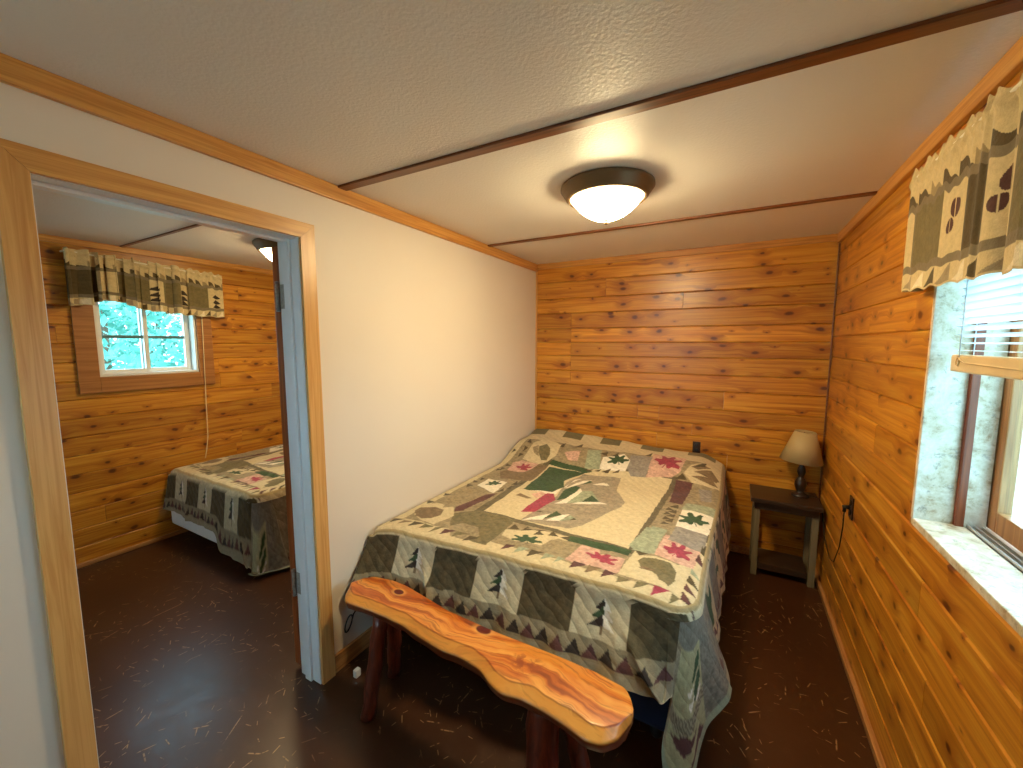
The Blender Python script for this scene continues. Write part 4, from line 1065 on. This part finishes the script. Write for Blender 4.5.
def build_valances():
    bl = [(.05, .27, 'olive'), (.39, .51, 'dark'), (.60, .72, 'olive'), (.84, .96, 'dark'), (1.08, 1.2, 'olive')]
    def colr(u, v, U):
        C = band_pattern(u, v, U, bl, 1, .085); V = v + 0 * U
        for c in (.33, .555, .78, 1.02):
            for (a, b, w, h) in ((.008, .50, .022, .065), (-.012, .61, .018, .05)):
                m = (((U - c - a) / w) ** 2 + ((V - b) / h) ** 2 < 1) & (np.abs(U - c - a) > .0015); C[m] = LP['maroon'] * .75
        return C
    def zb(u): return 1.694 - .035 * np.minimum(u * 1.5, 1) + 0 * u
    valance('valance', 2.040, 1.690, .45, 2.052, zb, -1, 'printed cream and olive valance over the right hand window', colr, lambda u, v: .003 + .019 * ss(.2, .55, u) + 0 * v, seed=4, n=900, nv=180, ruffle=.035)
    bl2 = [(0, .14, 'dark'), (.26, .42, 'olive'), (.50, .60, 'olive'), (.66, .80, 'olive')]
    def coll(u, v, U):
        C = band_pattern(u, v, U, bl2, 2, .045); V = v + 0 * U
        for c in (.46, .63, .855):
            for b in (.50, .62, .72): paint(C, U, V, [(c - .028, b + .07), (c + .028, b + .07), (c, b - .03)], 'dk')
        return C
    def zl(u): return np.interp(u, [0, .10, .15, .22, .30, .42, .6, .8, 1], [1.765, 1.77, 1.80, 1.815, 1.80, 1.76, 1.745, 1.735, 1.735])
    v = valance('valance', FX + .068, .755, 1.665, 2.108, zl, 1, 'gathered olive patchwork valance over the small room window', coll, lambda u, v: .004 + .024 * ss(.80, .6, u) * (1 + .5 * ss(.3, .1, u)) + 0 * v, seed=9, ruffle=.03, freq=1.8, tilt=.042)
    c = MB(); c.tube([(FX + .035, 1.515, 1.95), (FX + .03, 1.512, 1.6), (FX + .03, 1.50, 1.1), (FX + .035, 1.49, .75), (FX + .055, 1.465, .64), (FX + .08, 1.44, .585)], .0035, 8)
    tag(c.build('pull_cord', 'cord'), 'thin cream pull cord hanging from the valance down to the narrower bed', 'cord')

# ------------------------------------------------------------------ outdoors
def leafy(name, x, y, z0, h, r, nleaf, label, seed):
    rr = random.Random(seed)
    t = thing(name, label, 'tree', (x, y, z0), 'trees outside the small room window')
    MB().tube([(x, y, z0), (x + .05, y, z0 + h * .35), (x, y + .06, z0 + h * .8)], [.09, .07, .03], 10).build('trunk', 'bark', t)
    f = MB()
    for k in range(nleaf):
        a = rr.uniform(0, 2 * PI); q = rr.random() ** .5; zz = z0 + h * (.12 + .88 * rr.random()); rad = r * q * (1 - .5 * abs((zz - z0) / h - .5))
        p = Vector((x + rad * math.cos(a), y + rad * math.sin(a), zz)); s = rr.uniform(.05, .13)
        d1 = Vector((rr.gauss(0, 1), rr.gauss(0, 1), rr.gauss(0, 1))).normalized(); d2 = d1.cross(Vector((rr.gauss(0, 1), rr.gauss(0, 1), rr.gauss(0, 1)))).normalized()
        f.add([p - d1 * s, p + d2 * s * .45, p + d1 * s, p - d2 * s * .45], [(0, 1, 2, 3)])
    f.build('foliage', 'leaf', t)
def build_outdoors():
    struct(MB().box(-40, 40, -40, 40, -.75, -.60), 'floor_outside', 'ground', 'pale ground outside the cabin')
    for i, (x, y, h, r, n) in enumerate(((-7.2, 2.3, 3.4, 1.1, 1900), (-10.2, 3.9, 4.4, 1.35, 3000), (-13.8, 5.4, 5.2, 1.8, 3200), (-6.9, 4.7, 2.2, .85, 1300), (-15.5, 9.2, 5.2, 1.7, 2500))):
        leafy('leafy_tree', x, y, -.6, h, r, n, ['leafy green tree nearest the small window, behind its left pane', 'taller leafy tree behind both panes of the small window', 'tall dense tree far behind the right pane of the small window', 'low leafy bush off to the right outside the small window', 'farthest tree, off to the right outside the small window'][i], 40 + i)

def build_light_camera():
    w = bpy.data.worlds.new('sky'); SC.world = w; w.use_nodes = True; t = w.node_tree; t.nodes.clear()
    o = t.nodes.new('ShaderNodeOutputWorld'); b = t.nodes.new('ShaderNodeBackground'); b.inputs[0].default_value = SKY; b.inputs[1].default_value = SKYS
    t.links.new(b.outputs[0], o.inputs[0])
    def portal(name, loc, rot, sx, sy):
        l = bpy.data.lights.new(name, 'AREA'); l.shape = 'RECTANGLE'; l.size = sx; l.size_y = sy; l.cycles.is_portal = True
        ob = bpy.data.objects.new(name, l); COL.objects.link(ob); ob.location = loc; ob.rotation_euler = rot
    portal('daylight_portal', (W + WT + .01, (RW[0] + RW[1]) / 2, (RW[2] + RW[3]) / 2), (0, PI / 2, 0), RW[3] - RW[2], RW[1] - RW[0])
    portal('daylight_portal', (FX - WT - .01, (LW[0] + LW[1]) / 2, (LW[2] + LW[3]) / 2), (0, -PI / 2, 0), LW[3] - LW[2], LW[1] - LW[0])
    portal('daylight_portal', ((FW2[0] + FW2[1]) / 2, Y0 - WT - .01, (FW2[2] + FW2[3]) / 2), (-PI / 2, 0, 0), FW2[1] - FW2[0], FW2[3] - FW2[2])
    portal('daylight_portal', ((FW[0] + FW[1]) / 2, Y0 - WT - .01, (FW[2] + FW[3]) / 2), (-PI / 2, 0, 0), FW[1] - FW[0], FW[3] - FW[2])
    cam = bpy.data.cameras.new('camera'); cam.sensor_fit = 'HORIZONTAL'; cam.sensor_width = 36; cam.lens = 403.43 * 36 / 1023; cam.clip_start = .02; cam.clip_end = 200
    c = bpy.data.objects.new('camera', cam); COL.objects.link(c)
    yaw, pitch = .5056, -.1016; cyw, syw = math.cos(yaw), math.sin(yaw)
    F = Vector((-syw * math.cos(pitch), cyw * math.cos(pitch), math.sin(pitch))); r = Vector((cyw, syw, 0)); u = r.cross(F)
    c.matrix_world = Matrix(((r.x, u.x, -F.x, 1.5578), (r.y, u.y, -F.y, -.1679), (r.z, u.z, -F.z, 1.5225), (0, 0, 0, 1)))
    SC.camera = c
    v = SC.view_settings; v.view_transform = 'Standard'; v.look = 'None'; v.gamma = 1.0; v.use_curve_mapping = False; v.exposure = EXPO
    SC.cycles.use_denoising = True
    SC.cycles.max_bounces = 10; SC.cycles.diffuse_bounces = 6; SC.cycles.transparent_max_bounces = 12
    SC.cycles.sample_clamp_indirect = 8.0; SC.cycles.blur_glossy = 0.5

SKY = (0.62, 0.85, 1.0, 1); SKYS = 5.2; EXPO = 1.08
mats(); build_shell(); build_door(); build_right_window(); build_left_window(); build_front_window(FW, 'window_3', 'wide window in the front wall behind the viewer'); build_front_window(FW2, 'window_4', 'front window of the small room, out of view')
build_beds(); build_bench(); build_nightstand(); build_lights(); build_valances(); build_outdoors(); build_light_camera()
